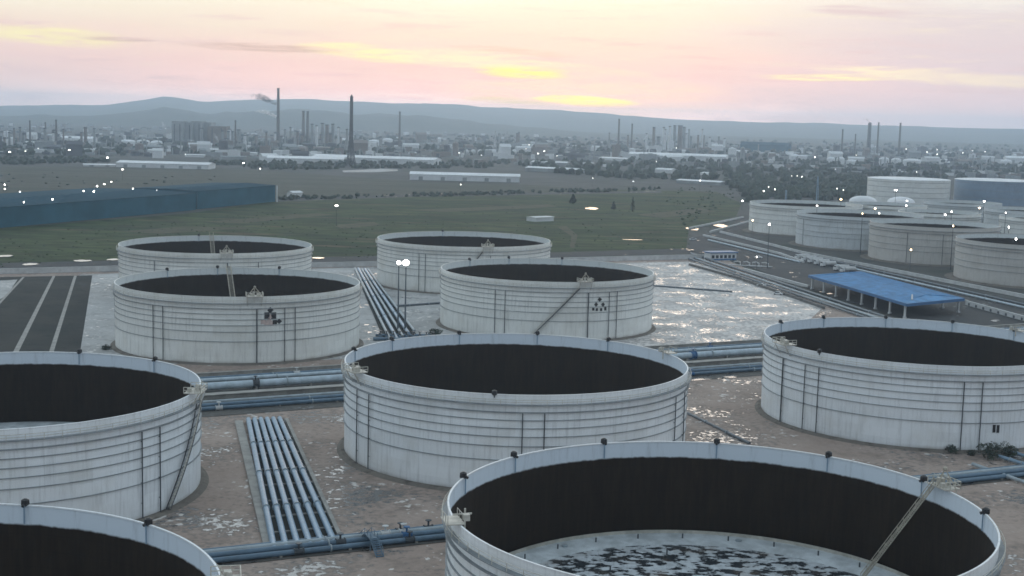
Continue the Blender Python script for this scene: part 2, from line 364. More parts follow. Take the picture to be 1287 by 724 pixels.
crest = [(-900, 140), (-400, 133), (-150, 130), (0, 133), (60, 132), (120, 132), (150, 130), (175, 126), (205, 121.5), (222, 122.5), (238, 125), (252, 128), (270, 127.5), (290, 126),
         (320, 125), (360, 126), (400, 127), (450, 128), (500, 130), (560, 131), (600, 134), (650, 137), (700, 138.5), (760, 143), (800, 146), (850, 150),
         (950, 153.5), (1030, 155), (1080, 157), (1200, 160.5), (1287, 162.6), (1500, 168), (2200, 190)]
def crest_y(x):
    for (x0, y0), (x1, y1) in zip(crest, crest[1:]):
        if x0 <= x <= x1: return y0+(y1-y0)*(x-x0)/(x1-x0)
    return crest[0][1] if x < crest[0][0] else crest[-1][1]
b = MB(); NX, NY = 260, 26
for i in range(NX+1):
    px = -850+i*(2950/NX); a = azel(px, 140)[0]
    top = G_top = None
    d0 = 11000.0
    q = ray(px, crest_y(px)); top = CAM_H+q.z/math.hypot(q.x, q.y)*d0
    top += 5.0*(noise.fractal(Vector((px*.035, 0, 3)), 1, 2, 4))
    for j in range(NY+1):
        d = 8000+j*(4600/NY)
        s_ = min(1, max(0, (d-8000)/3000)); s_ = s_*s_*(3-2*s_); h = top*s_ if d <= 11000 else top*(1-.35*(d-11000)/1600)
        h *= 1+.22*noise.fractal(Vector((px*.012, d*.003, 1.3)), 1, 2, 4)*(1 if d < 10900 else 0)*(1-abs(2*s_-1)*.5)
        b.v.append((math.sin(R(a))*d, math.cos(R(a))*d, h-.5))
for i in range(NX):
    for j in range(NY):
        q = i*(NY+1)+j; b.face([q, q+NY+1, q+NY+2, q+1])
tag(b.build('hills', M_hill, smooth='all'), None, None, kind='structure')
b = MB()
for i in range(NX+1):
    px = -850+i*(2950/NX); a = azel(px, 140)[0]; d0 = 7000.0
    q = ray(px, crest_y(px)+12); top = CAM_H+q.z/math.hypot(q.x, q.y)*d0; top *= .9+.3*noise.fractal(Vector((px*.006, 2, 9)), 1, 2, 5)
    top = max(6, top*min(1, max(0, (780-px)/260)))
    for j in range(13):
        d = 6100+j*150; s_ = math.sin(PI*j/12)**1.3
        b.v.append((math.sin(R(a))*d, math.cos(R(a))*d, top*s_*(1+.25*noise.noise(Vector((px*.03, d*.004, 4))))-.5))
for i in range(NX):
    for j in range(12): q = i*13+j; b.face([q, q+13, q+14, q+1])
tag(b.build('low_hills', M_hill, smooth='all'), None, None, kind='structure')

sheet('fallow_field', P(-120, 207, 330, 214, 520, 228, 660, 232, 770, 240, 700, 246, 350, 250, -120, 240), M_fallow)
sheet('green_field', P(-160, 300, 240, 268, 350, 252, 640, 243, 760, 238, 900, 241, 932, 256, 925, 272, 866, 287, 862, 316, 690, 322, 390, 330, 140, 336, -160, 345), M_field)
sheet('field_track', P(340, 250, 520, 244, 830, 240, 832, 242.2, 520, 247.5, 341, 254), M_asph)
sheet('pale_bank', P(430, 214.5, 480, 212, 500, 213, 500, 215, 470, 216.5, 432, 216.5), M_pale)
sheet('perimeter_road', P(-160, 334, 150, 327.5, 390, 323.5, 690, 317.5, 880, 312, 880, 317, 690, 323.5, 390, 330, 150, 334.5, -160, 342), M_asph)
for q in ((515, 264, 690, 257, 700, 260, 560, 266.5), (255, 279, 400, 268, 420, 270, 300, 281), (150, 291, 230, 285, 330, 286, 200, 294), (700, 285, 712, 284, 726, 296, 722, 312, 716, 312, 718, 297), (420, 283, 470, 279, 478, 283, 430, 288), (800, 270, 880, 262, 900, 266, 830, 274)):
    sheet('bare_strip', P(*q), M_strip)
# yards
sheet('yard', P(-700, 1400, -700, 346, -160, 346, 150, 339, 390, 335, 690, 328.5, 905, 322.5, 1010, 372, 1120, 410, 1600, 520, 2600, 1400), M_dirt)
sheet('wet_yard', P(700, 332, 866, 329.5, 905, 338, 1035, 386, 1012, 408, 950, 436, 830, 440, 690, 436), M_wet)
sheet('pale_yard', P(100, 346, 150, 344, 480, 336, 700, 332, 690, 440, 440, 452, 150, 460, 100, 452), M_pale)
sheet('dark_bed', P(-160, 352, 116, 346.5, 98, 460, -260, 475), M_black_bed)
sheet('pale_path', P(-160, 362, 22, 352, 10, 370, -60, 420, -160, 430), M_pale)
for q in ((66, 347.5, 69.5, 347.5, 22, 446, 15, 446), (93, 347.2, 96.5, 347.2, 66, 448, 60, 448), (28, 349, 31, 349, -12, 396, -16, 396)):
    sheet('concrete_strip', P(*q), M_conc)

# the wide asphalt road with its kerbs on the right
sheet('site_road', P(866, 300, 905, 292, 935, 272, 950, 276, 925, 292, 1010, 318, 1400, 405, 1700, 480, 1700, 560, 1400, 470, 1150, 405, 1040, 372, 940, 335, 905, 322, 868, 316), M_asph)

# ------------------------------------------------------------------ tanks
TH = 21.0
def angle_at(c, r_, px, front=True, z=10.0):       # angle on the shell whose silhouette column is px
    best = None
    for i in range(720):
        a = 2*PI*i/720; n = Vector((math.cos(a), math.sin(a)))
        p = Vector((c[0]+r_*n.x, c[1]+r_*n.y)); facing = n.dot(-p.normalized()) > 0
        if facing != front: continue
        x, _ = to_px((p.x, p.y, z)); e = abs(x-px)
        if best is None or e < best[0]: best = (e, a)
    return best[1]

def railing_mb(r_, z, a0, a1, h=1.15, step=2.2, th=.045):
    b = MB(); n = max(3, int(abs(a1-a0)*r_/step))
    for k in range(n+1):
        a = a0+(a1-a0)*k/n; b.tube([(r_*math.cos(a), r_*math.sin(a), z), (r_*math.cos(a), r_*math.sin(a), z+h)], th, 4)
    m_ = n*2
    for hh in (h, h*.55):
        b.tube([(r_*math.cos(a0+(a1-a0)*k/m_), r_*math.sin(a0+(a1-a0)*k/m_), z+hh) for k in range(m_+1)], th, 4, cap=False)
    return b

EXTRA = []
RINGS = (19.1, 17.5, 15.8, 14.1, 12.3, 10.3, 7.3)
def tank(label, c, r_=40.0, H=TH, shell=None, inner=None, pipes=(), heads_back=(), heads_front=(), platform=None, stair=None, ladder=None,
         detail=2, roofz=4.2, name='oil_tank', group='floating roof oil tanks', roofmat=None):
    T = thing(name, label, 'tank', (c[0], c[1], 0.05), 0, group)
    sc = H/TH
    n = 160 if detail == 2 else 72
    b = MB(); b.lathe([(r_+1.9, 0), (r_+.9, .55), (r_-.6, .6)], n); b.lathe([(r_+4.6, .02), (r_+1.9, .06)], n); b.build('foundation', M_found, T)
    b = MB(); b.lathe([(r_, .6), (r_, H), (r_+.12, H), (r_+.12, H+.14), (r_-.16, H+.14), (r_-.16, H-.05)], n)
    b.build('shell', shell, T, smooth=True)
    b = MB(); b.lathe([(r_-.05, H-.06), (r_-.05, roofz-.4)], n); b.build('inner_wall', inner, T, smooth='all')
    for z in RINGS:
        z *= sc; w = .95 if z > 18*sc else (.55 if z > 17*sc else .28); h = .16 if z > 17*sc else .13
        if detail == 1 and z in (15.8*sc, 12.3*sc): continue
        b = MB(); b.lathe([(r_+.01, z-h), (r_+w, z-h), (r_+w, z), (r_+.01, z)], n)
        b.build('wind_girder' if w > .5 else 'stiffener_ring', M_ring, T)
    if label.startswith('nearest'):
        EXTRA.append((T, r_, roofz))
    # floating roof: pontoon rim, deck with ponded water
    b = MB(); b.lathe([(r_-.25, roofz-.5), (r_-.25, roofz+.45), (r_-1.0, roofz+.6), (r_-6.5, roofz+.35), (r_-6.7, roofz)], n)
    b.lathe([(r_-6.7, roofz), (0.01, roofz-.12)], n, k=1)
    b.build('floating_roof', [M_pontoon, roofmat or M_deck], T, smooth='all')
    if detail == 2:
        railing_mb(r_+.85, 19.1*sc, 0, 2*PI, 1.1, 3.2, .05).build('railing', M_rail, T)
    # fire water risers on the shell
    for px in pipes:
        th, dark = (.13, True) if px > 0 else (.2, True)
        a = angle_at(c, r_, abs(px)); rr = r_+.36
        b = MB(); b.tube([(rr*math.cos(a), rr*math.sin(a), .3), (rr*math.cos(a), rr*math.sin(a), 17.3*sc)], th, 6)
        for z in (3, 7, 11, 15):
            b.tube([((r_-.02)*math.cos(a), (r_-.02)*math.sin(a), z*sc+.4), ((rr+.1)*math.cos(a), (rr+.1)*math.sin(a), z*sc+.4)], .07, 4)
        b.build('riser_pipe', M_dark, T)
    # foam pourers on the rim: dark hooded box on a short post
    for px, fr in [(p, False) for p in heads_back]+[(p, True) for p in heads_front]:
        a = angle_at(c, r_, px, fr, H); rr = r_+.1; ca, sa = math.cos(a), math.sin(a)
        b = MB(); b.tube([(rr*ca, rr*sa, H-.6), (rr*ca, rr*sa, H+.3)], .13, 6)
        b.tube([(rr*ca, rr*sa, H-.15), (rr*ca, rr*sa, H+.1), (rr*ca, rr*sa, H+.8), (rr*ca, rr*sa, H+1.0)], [.25, .6, .56, .2], 10)
        b.tube([(rr*ca, rr*sa, H+.4), ((r_-.75)*ca, (r_-.75)*sa, H+.05)], .22, 6)
        b.build('foam_pourer', M_black, T)
        b = MB(); b.tube([((r_-.3)*ca, (r_-.3)*sa, H+.3), ((r_-.3)*ca, (r_-.3)*sa, H-2.6)], .11, 5); b.build('foam_drop_pipe', M_pipe, T)
    if platform is not None:
        px, fr, big = platform; a = angle_at(c, r_, px, fr, H)
        ca, sa = math.cos(a), math.sin(a)
        def loc(u, v, z): return (ca*(r_+u)-sa*v, sa*(r_+u)+ca*v, z)
        b = MB(); b.box(loc(.4*big, 0, H+.35), (3.2*big, 5.0*big, .18), a)
        for v in (-2.2*big, 2.2*big): b.tube([loc(1.6*big, v, H+.3), loc(.1, v, H-2.6)], .12, 4)
        D = b.build('gauge_platform', M_steelpale, T)
        b = MB()
        cr = [(-1.2*big, -2.5*big), (2.0*big, -2.5*big), (2.0*big, 2.5*big), (-1.2*big, 2.5*big)]
        for (u1, v1), (u2, v2) in zip(cr, cr[1:]):
            for q in range(4):
                f = q/3; b.tube([loc(u1+(u2-u1)*f, v1+(v2-v1)*f, H+.4), loc(u1+(u2-u1)*f, v1+(v2-v1)*f, H+1.6)], .07, 4)
            for hh in (1.0, 1.6): b.tube([loc(u1, v1, H+hh), loc(u2, v2, H+hh)], .07, 4)
        b.build('platform_railing', M_rail, D)
        b = MB(); b.box(loc(.6*big, 1.2*big, H+.95), (.9, 1.1, 1.0), a); b.box(loc(-.5*big, -1.0*big, H+.8), (.8, .7, .7), a); b.tube([loc(.9, -.4, H+.4), loc(.9, -.4, H+1.9)], .3, 8)
        b.build('gauge_cabinet', M_steelpale, D)
        if big < 1.01:      # the peaked gauge mast with its back stays
            b = MB()
            for v in (-2.4, 2.4): b.tube([loc(.9, v, H+.4), loc(.4, 0, H+3.2)], .12, 4)
            b.tube([loc(-.9, 0, H+.4), loc(.4, 0, H+3.3)], .14, 4); b.tube([loc(.6, -1.2, H+1.8), loc(.6, 1.2, H+1.8)], .09, 4)
            b.blob(loc(.4, 0, H+3.2), .45, jit=.1); b.build('gauge_mast', M_ladder, D)
    if stair is not None:
        px0, px1, fr = stair; a0 = angle_at(c, r_, px0, fr, 1); a1 = angle_at(c, r_, px1, fr, H)
        da = (a1-a0+PI) % (2*PI)-PI; N = 84; b = MB(); rb = MB()
        for k in range(N):
            f = k/(N-1); a = a0+da*f; z = .7+(19.1*sc-.7)*f; ca, sa = math.cos(a), math.sin(a)
            b.box((ca*(r_+.75), sa*(r_+.75), z), (.95, .34, .06), a)
        for rr in (r_+.3, r_+1.25):
            b.tube([((rr)*math.cos(a0+da*k/40), rr*math.sin(a0+da*k/40), .6+(19.1*sc-.7)*k/40) for k in range(41)], .12, 4)
        st = b.build('spiral_stair', M_dark, T)
        rr = r_+1.25
        for k in range(0, 41):
            a = a0+da*k/40; z = .7+(19.1*sc-.7)*k/40; rb.tube([(rr*math.cos(a), rr*math.sin(a), z), (rr*math.cos(a), rr*math.sin(a), z+1.1)], .04, 4)
        for hh in (1.1, .55): rb.tube([(rr*math.cos(a0+da*k/40), rr*math.sin(a0+da*k/40), .7+(19.1*sc-.7)*k/40+hh) for k in range(41)], .045, 4)
        rb.build('handrail', M_rail, st)
    if ladder is not None:      # rolling ladder from the rim down to the floating roof
        px, fr, ln, lw = ladder; a = angle_at(c, r_, px, fr, H); ca, sa = math.cos(a), math.sin(a)
        top = Vector((ca*(r_-.6), sa*(r_-.6), H+.5)); bot = Vector((ca*(r_-ln), sa*(r_-ln), roofz+.9)) if not isinstance(ln, tuple) else None; b = MB()
        if bot is None:
            g_ = G(ln[0], ln[1], roofz+.9); bot = Vector((g_.x-c[0], g_.y-c[1], roofz+.9))
        hd = (bot-top); hd.z = 0; hd.normalize(); s1 = Vector((-hd.y, hd.x, 0))*lw
        for q in (s1, -s1):
            b.tube([top+q, bot+q], .13, 4); b.tube([top+q+Vector((0, 0, 1.0)), bot+q+Vector((0, 0, 1.0))], .07, 4)
            for k in range(13): p = top.lerp(bot, k/12)+q; b.tube([p, p+Vector((0, 0, 1.0))], .05, 4)
        for k in range(56): p = top.lerp(bot, k/55); b.tube([p+s1, p-s1], .075, 4)
        L = b.build('rolling_ladder', M_ladder, T)
        b = MB()
        for q in (s1*1.2, -s1*1.2):
            p = bot+q; e = s1.normalized()*.1; b.tube([p-e-Vector((0, 0, .35)), p+e-Vector((0, 0, .35))], .35, 12)
        b.build('ladder_wheel', M_dark, L)
    return T

def mat_deck(name, a, bcol, lim, scale):
    M = bpy.data.materials.new(name); M.use_nodes = True; t = NT(M.node_tree); bs = t.n['Principled BSDF']
    g = t.new('ShaderNodeTexCoord').outputs['Object']
    n = t.noise(t.scaled(g, (1, 1.5, 1)), scale, 5.0, .6); n2 = t.noise(g, .7, 4.0)
    p = t.smooth(n, lim, lim+.06)
    c = t.mix(t.smooth(n2, .35, .7), a, tuple(v*.72 for v in a)); c = t.mix(p, c, bcol)
    sx = t.new('ShaderNodeSeparateXYZ'); t.l.new(g, sx.inputs[0])
    j = t.math('MAXIMUM', t.smooth(t.math('FRACT', t.math('DIVIDE', sx.outputs[0], 2.2)), .05, .0), t.smooth(t.math('FRACT', t.math('DIVIDE', sx.outputs[1], 7.5)), .02, .0))
    c = t.mix(t.math('MULTIPLY', j, .45), c, (.16, .15, .14)); c = t.mix(t.math('MULTIPLY', t.smooth(t.noise(g, .16, 5.0), .5, .75), .4), c, (.25, .19, .14))
    t.l.new(c, bs.inputs['Base Color']); t.l.new(t.math('SUBTRACT', .7, t.math('MULTIPLY', p, .45)), bs.inputs['Roughness']); return M
M_pontoon = mat('pontoon_paint', (.46, .50, .52), .6, var=.22, scale=.35)
M_deck = mat_deck('roof_deck', (.55, .59, .62), (.030, .036, .042), .47, .42)

M_shA = mat_shell('tank_paint_bluish', (.80, .83, .85), .30, 1.0)
M_shB = mat_shell('tank_paint_cool', (.79, .83, .86), .22, 5.0)
M_shA2 = mat_shell('tank_paint_streaked', (.80, .825, .84), .35, 31.0)
M_shC = mat_shell('tank_paint_grey', (.76, .775, .75), .35, 9.0)
M_shD = mat_shell('tank_paint_warm', (.75, .755, .725), .25, 13.0)
M_shE = mat_shell('tank_paint_weathered', (.50, .49, .465), .6, 17.0)
M_shF = mat_shell('tank_paint_pale_blue', (.56, .60, .62), .25, 21.0)
M_shG = mat_shell('tank_paint_blue', (.20, .28, .38), .15, 25.0)
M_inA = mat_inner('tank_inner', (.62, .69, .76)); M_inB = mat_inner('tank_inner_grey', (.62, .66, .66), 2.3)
TK = {'A': (1.47, 315.3), 'B': (109.0, 362.5), 'C': (31.3, 197.9), 'D': (-103.7, 271.1), 'E': (-73.0, 149.2), 'F': (-91.2, 451.4),
      'G': (-126.0, 575.5), 'H': (-22.8, 630.0), 'I': (13.1, 510.7)}
TA = tank('white open topped tank in the middle, standing right of the six pipe bundle', TK['A'], shell=M_shA, inner=M_inA, pipes=(450, 465, 655, 684, 846, 857),
     heads_back=(445, 493, 577, 675, 765), heads_front=(622,), platform=(449, True, 1.1), ladder=None)
TB = tank('white open topped tank on the right, in front of the blue canopy', TK['B'], shell=M_shB, inner=M_inA, pipes=(-984, 1011, 1029, 1210, 1232),
     heads_back=(981, 1035, 1113, 1198, 1275), heads_front=(1030,), platform=(988, True, 1.15))
TC = tank('nearest white tank at bottom right, its puddled floating roof and rolling ladder in view', TK['C'], shell=M_shA2, inner=M_inA,
     heads_back=(583, 646, 760, 900, 1040, 1160, 1238), platform=(1183, False, .9), ladder=(1178, False, (1082, 730), .45))
TD = tank('white tank cut off by the left edge with a dark stair on its right side', TK['D'], shell=M_shB, inner=M_inA, pipes=(178, 199),
     heads_back=(99, 194), heads_front=(), platform=(243, True, 1.05), stair=(207, 246, True))
TE = tank('white tank rim showing only its far edge at bottom left corner', TK['E'], shell=M_shB, inner=M_inA, heads_back=(-110, 30, 185), platform=(284, False, 1.1))
TF = tank('greyish white tank with emblem at mid left, front one of the left pair', TK['F'], shell=M_shC, inner=M_inB, pipes=(193, 206, -322, 357, 370), heads_back=(210, 273, 351),
     platform=(320, True, 1.0), ladder=(287, False, 30, .8))
TG = tank('pale tank at mid left before the green field, rear one of the left pair', TK['G'], shell=M_shD, inner=M_inB, pipes=(195, 324, -286), heads_back=(250,),
     platform=(285, True, 1.0), ladder=(266, False, 30, .8))
TH_ = tank('pale tank in centre rear, half hidden behind the emblem tank beside it', TK['H'], shell=M_shD, inner=M_inB, pipes=(527, 535, 616), heads_back=(556,), platform=(613, True, 1.0), stair=(566, 606, True))
TI = tank('pale tank at centre with emblem and a diagonal stair up its front', TK['I'], shell=M_shC, inner=M_inB, pipes=(623, 635, -738, 765, 774), heads_back=(590, 640, 706), platform=(735, True, 1.0), stair=(664, 728, True))
for T, r_, rz in EXTRA:       # fittings on the one floating roof in view
    b = MB(); b.lathe([(r_-1.7, rz+.5), (r_-1.7, rz+1.15), (r_-1.78, rz+1.15), (r_-1.78, rz+.5)], 120); b.build('foam_dam', M_steelpale, T)
    for k in range(28):
        a = 2*PI*k/28; q = r_-4.2; b = MB(); b.tube([(q*math.cos(a), q*math.sin(a), rz+.3), (q*math.cos(a), q*math.sin(a), rz+1.25)], .14, 6); b.build('deck_leg', M_dark, T)
    for k in range(12):
        a = 2*PI*k/12+.13; q = r_-12-(k % 3)*5; b = MB(); b.tube([(q*math.cos(a), q*math.sin(a), rz-.1), (q*math.cos(a), q*math.sin(a), rz+.9)], .14, 6); b.build('deck_leg', M_dark, T)
    for k in range(7):
        a = 2*PI*k/7+.4; q = r_-3.9; b = MB(); b.tube([(q*math.cos(a), q*math.sin(a), rz+.4), (q*math.cos(a), q*math.sin(a), rz+.75), (q*math.cos(a), q*math.sin(a), rz+.8)], [.55, .55, .2], 10); b.build('manhole', M_pipegrey, T)
# near tank C has a second, small instrument platform at its left rim
def rim_fixture(T, c, px, fr):
    a = angle_at(c, 40, px, fr, TH); ca, sa = math.cos(a), math.sin(a)
    def loc(u, v, z): return (ca*(40+u)-sa*v, sa*(40+u)+ca*v, z)
    b = MB(); b.box(loc(.6, 0, TH+.3), (2.6, 4.2, .15), a)
    for v in (-2, -.7, .7, 2):
        for u in (-.6, 1.8): b.tube([loc(u, v, TH+.3), loc(u, v, TH+1.5)], .06, 4)
    for u in (-.6, 1.8): b.tube([loc(u, -2, TH+1.5), loc(u, 2, TH+1.5)], .06, 4)
    b.box(loc(-1.2, .8, TH+.9), (.8, .9, .9), a); b.tube([loc(-1.4, -.8, TH-1.2), loc(-1.4, -.8, TH+1.7)], .16, 6); b.tube([loc(-2.4, -.8, TH+.9), loc(.4, -.8, TH+.9)], .14, 6)
    b.build('instrument_platform', M_steelpale, T)
rim_fixture(TC, TK['C'], 574, True); rim_fixture(TB, TK['B'], 1278, False); rim_fixture(TA, TK['A'], 838, False)

# emblems and numbers painted on the shells (thin raised plates following the wall)
def patch(b, c, r_, px, py, w, h, shape='quad', k=0):
    a = angle_at(c, r_, px)
    zlo, zhi = 0.0, 21.0
    for _ in range(30):
        z = (zlo+zhi)/2; y = to_px((c[0]+r_*math.cos(a), c[1]+r_*math.sin(a), z))[1]
        if y > py: zlo = z
        else: zhi = z
    rr = r_+.06; N = 5; base = len(b.v); o = .05
    def pt(s, v, off): aa = a+s/r_; return ((rr+off)*math.cos(aa), (rr+off)*math.sin(aa), z+v)
    outl = {'quad': [(-w/2, -h/2), (w/2, -h/2), (w/2, h/2), (-w/2, h/2)], 'tri': [(-w/2, -h/2), (w/2, -h/2), (0, h/2)],
            'dia': [(0, -h/2), (w/2, 0), (0, h/2), (-w/2, 0)]}[shape]
    n = len(outl)
    for off in (0, o): b.v += [pt(s, v, off) for s, v in outl]
    b.face(list(range(base, base+n))[::-1], k); b.face(list(range(base+n, base+2*n)), k)
    for i in range(n): j = (i+1) % n; b.face([base+i, base+j, base+n+j, base+n+i], k)
def emblem(T, c, x, y, s):
    b = MB()
    for dx, dy, w, h, sh, k in ((0, -9, 2.0, 2.0, 'dia', 0), (-4, -2.2, 1.6, 2.0, 'quad', 0), (4.5, -2.2, 1.6, 2.0, 'quad', 0), (12, 5, 1.9, 1.7, 'dia', 0), (0, -2, 1.1, 1.5, 'tri', 1), (-1, 4.6, 3.4, 2.6, 'tri', 1),
                                (-8, 6, 1.8, 1.3, 'quad', 1), (6.5, 6, 1.4, 1.3, 'quad', 0)):
        patch(b, c, 40, x+dx*s, y+dy*s, w*s, h*s, sh, k)
    b.build('emblem', [M_black, M_red], T)
emblem(TF, TK['F'], 339, 399, 1.0)
def emblem_plain(T, c, x, y, s):
    b = MB()
    for dx, dy, w, h, sh, k in ((0, -6, 2.0, 1.8, 'dia', 0), (-5, 1, 1.7, 1.9, 'dia', 0), (5, 1, 1.7, 1.9, 'dia', 0), (-8, 7.5, 1.0, 1.1, 'quad', 0), (-3, 8, 1.0, 1.1, 'quad', 0), (2.5, 8, 1.0, 1.1, 'quad', 0), (8, 7, 1.0, 1.3, 'quad', 0)):
        patch(b, c, 40, x+dx*s, y+dy*s, w*s, h*s, sh, k)
    b.build('emblem', [M_black, M_red], T)
emblem_plain(TI, TK['I'], 753, 382, .9)
b = MB(); patch(b, TK['B'], 40, 1250, 539, .75, 1.9); patch(b, TK['B'], 40, 1255.5, 539.3, .75, 1.9); b.build('tank_number', M_black, TB)
b = MB(); patch(b, TK['B'], 40, 1200, 405, .01, .01); 

# ------------------------------------------------------------------ right hand tank farm
RG = 'tanks of the farther farm on the right'
def tank_r(label, c, r_, H, sh, **kw): return tank(label, c, r_, H, sh, M_inB, detail=1, group=RG, **kw)
M_inF = M_inB
tank_r('pale open tank at left end of the far right tank farm', (211, 985), 40, 21, M_shC, pipes=())
tank_r('pale blue open tank standing second from left in the far right tank farm', (225, 886), 40, 21, M_shF, pipes=(1010,))
tank_r('weathered beige open tank behind the blue canopy', (249, 805), 37, 21.5, M_shE, pipes=(1140, 1185))
tank_r('streaky weathered tank on the right edge beyond the canopy', (272, 706), 40, 21, M_shE, pipes=())
tank_r('low open tank whose rim shows right behind the pale blue tank', (273, 1000), 29, 21, M_shD)
tank_r('open tank just in front of the big dark blue tank', (347, 1055), 29, 21, M_shF)
tank_r('small open tank whose rim shows between the pale blue and the beige tank', (289, 925), 27, 21, M_shC)
tank_r('open tank with white dome tank at its left side by the right edge', (370, 980), 30, 21, M_shF)
tank_r('open tank directly behind the weathered beige tank at the right edge', (350, 895), 29, 21, M_shC)
def closed_tank(name, label, c, r_, H, sh, group, rings=4, dome=2.0, cat='tank'):
    T = thing(name, label, cat, (c[0], c[1], 0.02), 0, group); b = MB(); b.lathe([(r_, 0), (r_, H)], 64); b.build('shell', sh, T, smooth=True)
    b = MB(); n = 7; b.lathe([(r_+.3, H-.15), (r_+.3, H+.15)]+[(max(.02, r_*math.cos(PI/2*k/n)), H+.15+dome*math.sin(PI/2*k/n)) for k in range(n+1)], 48); b.build('roof', M_farroof, T, smooth='all')
    b = MB()
    for q in range(rings):
        z = H*(.3+.6*q/max(1, rings-1)); b.lathe([(r_, z-.15), (r_+.3, z-.15), (r_+.3, z+.15), (r_, z+.15)], 64)
    if rings: b.build('stiffener_ring', M_ring, T)
    return T
closed_tank('storage_tank', 'big pale closed tank beyond the right hand farm, left of the dark blue one', (404, 1400), 41, 25, M_shC, RG, 4, 1.0)
closed_tank('storage_tank', 'big dark blue closed tank at far right', (502, 1425), 41, 25, M_shG, RG, 3, 1.0)
for (px, lab) in ((1084, 'small white dome roofed tank left of two in front of the big pale tank'), (1132, 'small white dome roofed tank right of two in front of the big pale tank'), (1238, 'small white dome roofed tank in front of the big dark blue tank')):
    p = G(px, 262 if px < 1200 else 268); q = p*(1180/p.y) if px < 1200 else p*(1130/p.y)
    closed_tank('dome_tank', lab, (q.x, q.y), 11.5, 13.0 if px < 1200 else 12.5, M_shC, RG, 2, 4.5)

# ------------------------------------------------------------------ pipes
def pipeline(name, label, pts, r_, M, group=None, flange=0, saddles=0, valves=()):
    pts = [Vector(p) for p in pts]; o = pts[0].copy(); o.z = 0
    T = thing(name, label, 'pipe', o, 0, group); b = MB(); L = [p-o for p in pts]
    b.tube(L, r_, 12); b.build('pipe', M, T, smooth=True)
    if flange:
        for k in range(1, flange+1):
            f = k/(flange+1); i = min(int(f*(len(L)-1)), len(L)-2); g = f*(len(L)-1)-i; p = L[i].lerp(L[i+1], g); d = (L[i+1]-L[i]).normalized()
            q = MB(); q.tube([p-d*.13, p+d*.13], r_*1.35, 12); q.build('flange', M_pipegrey, T)
    for f in valves:
        i = min(int(f*(len(L)-1)), len(L)-2); g = f*(len(L)-1)-i; p = L[i].lerp(L[i+1], g); d = (L[i+1]-L[i]).normalized(); u_ = Vector((0, 0, 1))
        q = MB(); q.tube([p-d*.9, p-d*.75, p-d*.7, p+d*.7, p+d*.75, p+d*.9], [r_*1.4, r_*1.4, r_*1.1, r_*1.1, r_*1.4, r_*1.4], 10); q.tube([p, p+u_*(r_+1.0)], .2, 6)
        q.tube([p+u_*(r_+.95), p+u_*(r_+1.08)], .6, 10); q.build('valve', random.choice((M_dark, M_concpale, M_bluef)), T)
    if saddles:
        for k in range(saddles):
            f = (k+.5)/saddles; i = min(int(f*(len(L)-1)), len(L)-2); g = f*(len(L)-1)-i; p = L[i].lerp(L[i+1], g); d = L[i+1]-L[i]
            if p.z-r_ > .1:
                q = MB(); q.box((p.x, p.y, (p.z-r_*.6)/2), (.5, max(.6, r_*1.7), p.z-r_*.6), math.atan2(d.y, d.x)); q.build('saddle', M_conc, T)
    return T
def span(a, b, z, n=12, sag=0.0): 
    A, B = Vector((a[0], a[1], z)), Vector((b[0], b[1], z)); return [A.lerp(B, k/n) for k in range(n+1)]
U = Vector((math.cos(R(23.6)), math.sin(R(23.6)), 0)); V = Vector((math.cos(R(104.4)), math.sin(R(104.4)), 0))

# corridor between the tank rows: soil strip, low walls and large pipes
cA, cB = G(250, 493), G(960, 446)
dirc = (cB-cA).normalized(); nrm = Vector((-dirc.y, dirc.x, 0))
e0, e1 = cA-dirc*120, cB+dirc*230
sheet('pipe_corridor', [e0-nrm*32, e1-nrm*32, e1+nrm*21, e0+nrm*21], M_corr)
CG = 'pipes along the corridor between tank rows'
for k, (off, z, r_, M, lab) in enumerate(((-25.5, .9, .5, M_pipeblue, 'nearest dark blue pipe of the corridor between the tank rows'),
          (-22.8, 1.2, .55, M_pipeblue, 'second dark blue pipe of the corridor, just behind the nearest one'),
          (-18.0, 1.0, .45, M_pipegrey, 'grey pipe of the corridor, in front of the broad concrete wall'),
          (-2.0, 1.9, 1.05, M_pipepale, 'thickest pale pipe of the corridor, in front of the thin back pipes'),
          (2.4, 1.3, .55, M_pipedark, 'dark pipe behind the thickest pale pipe of the corridor'),
          (8.0, 1.6, .6, M_pipepale, 'thin pale pipe near the back of the corridor'),
          (12.0, 1.4, .5, M_pipeblue, 'blue pipe at the very back of the corridor'))):
    pipeline('pipeline', lab, span(e0+nrm*off, e1+nrm*off, z, 40), r_, M, CG, flange=14, saddles=34, valves=[.22+.03*((k*5) % 7)+q for q in (0, .07, .27, .33, .5)])
for off, h, lab in ((-11.5, 1.6, 'low grey concrete wall running along the pipe corridor near side'), (18.4, 1.6, 'low grey concrete wall running along the back of the pipe corridor')):
    b = MB(); a_ = e0+nrm*off; c_ = e1+nrm*off; mid = (a_+c_)/2
    b.box((0, 0, h/2), ((c_-a_).length, 1.6 if off < 0 else .7, h), math.atan2(dirc.y, dirc.x)); b.box((0, 0, h+.07), ((c_-a_).length+.1, 3.0 if off < 0 else 1.0, .14), math.atan2(dirc.y, dirc.x))
    tag(b.build('bund_wall', M_conc, loc=(mid.x, mid.y, 0.03)), lab, 'wall')

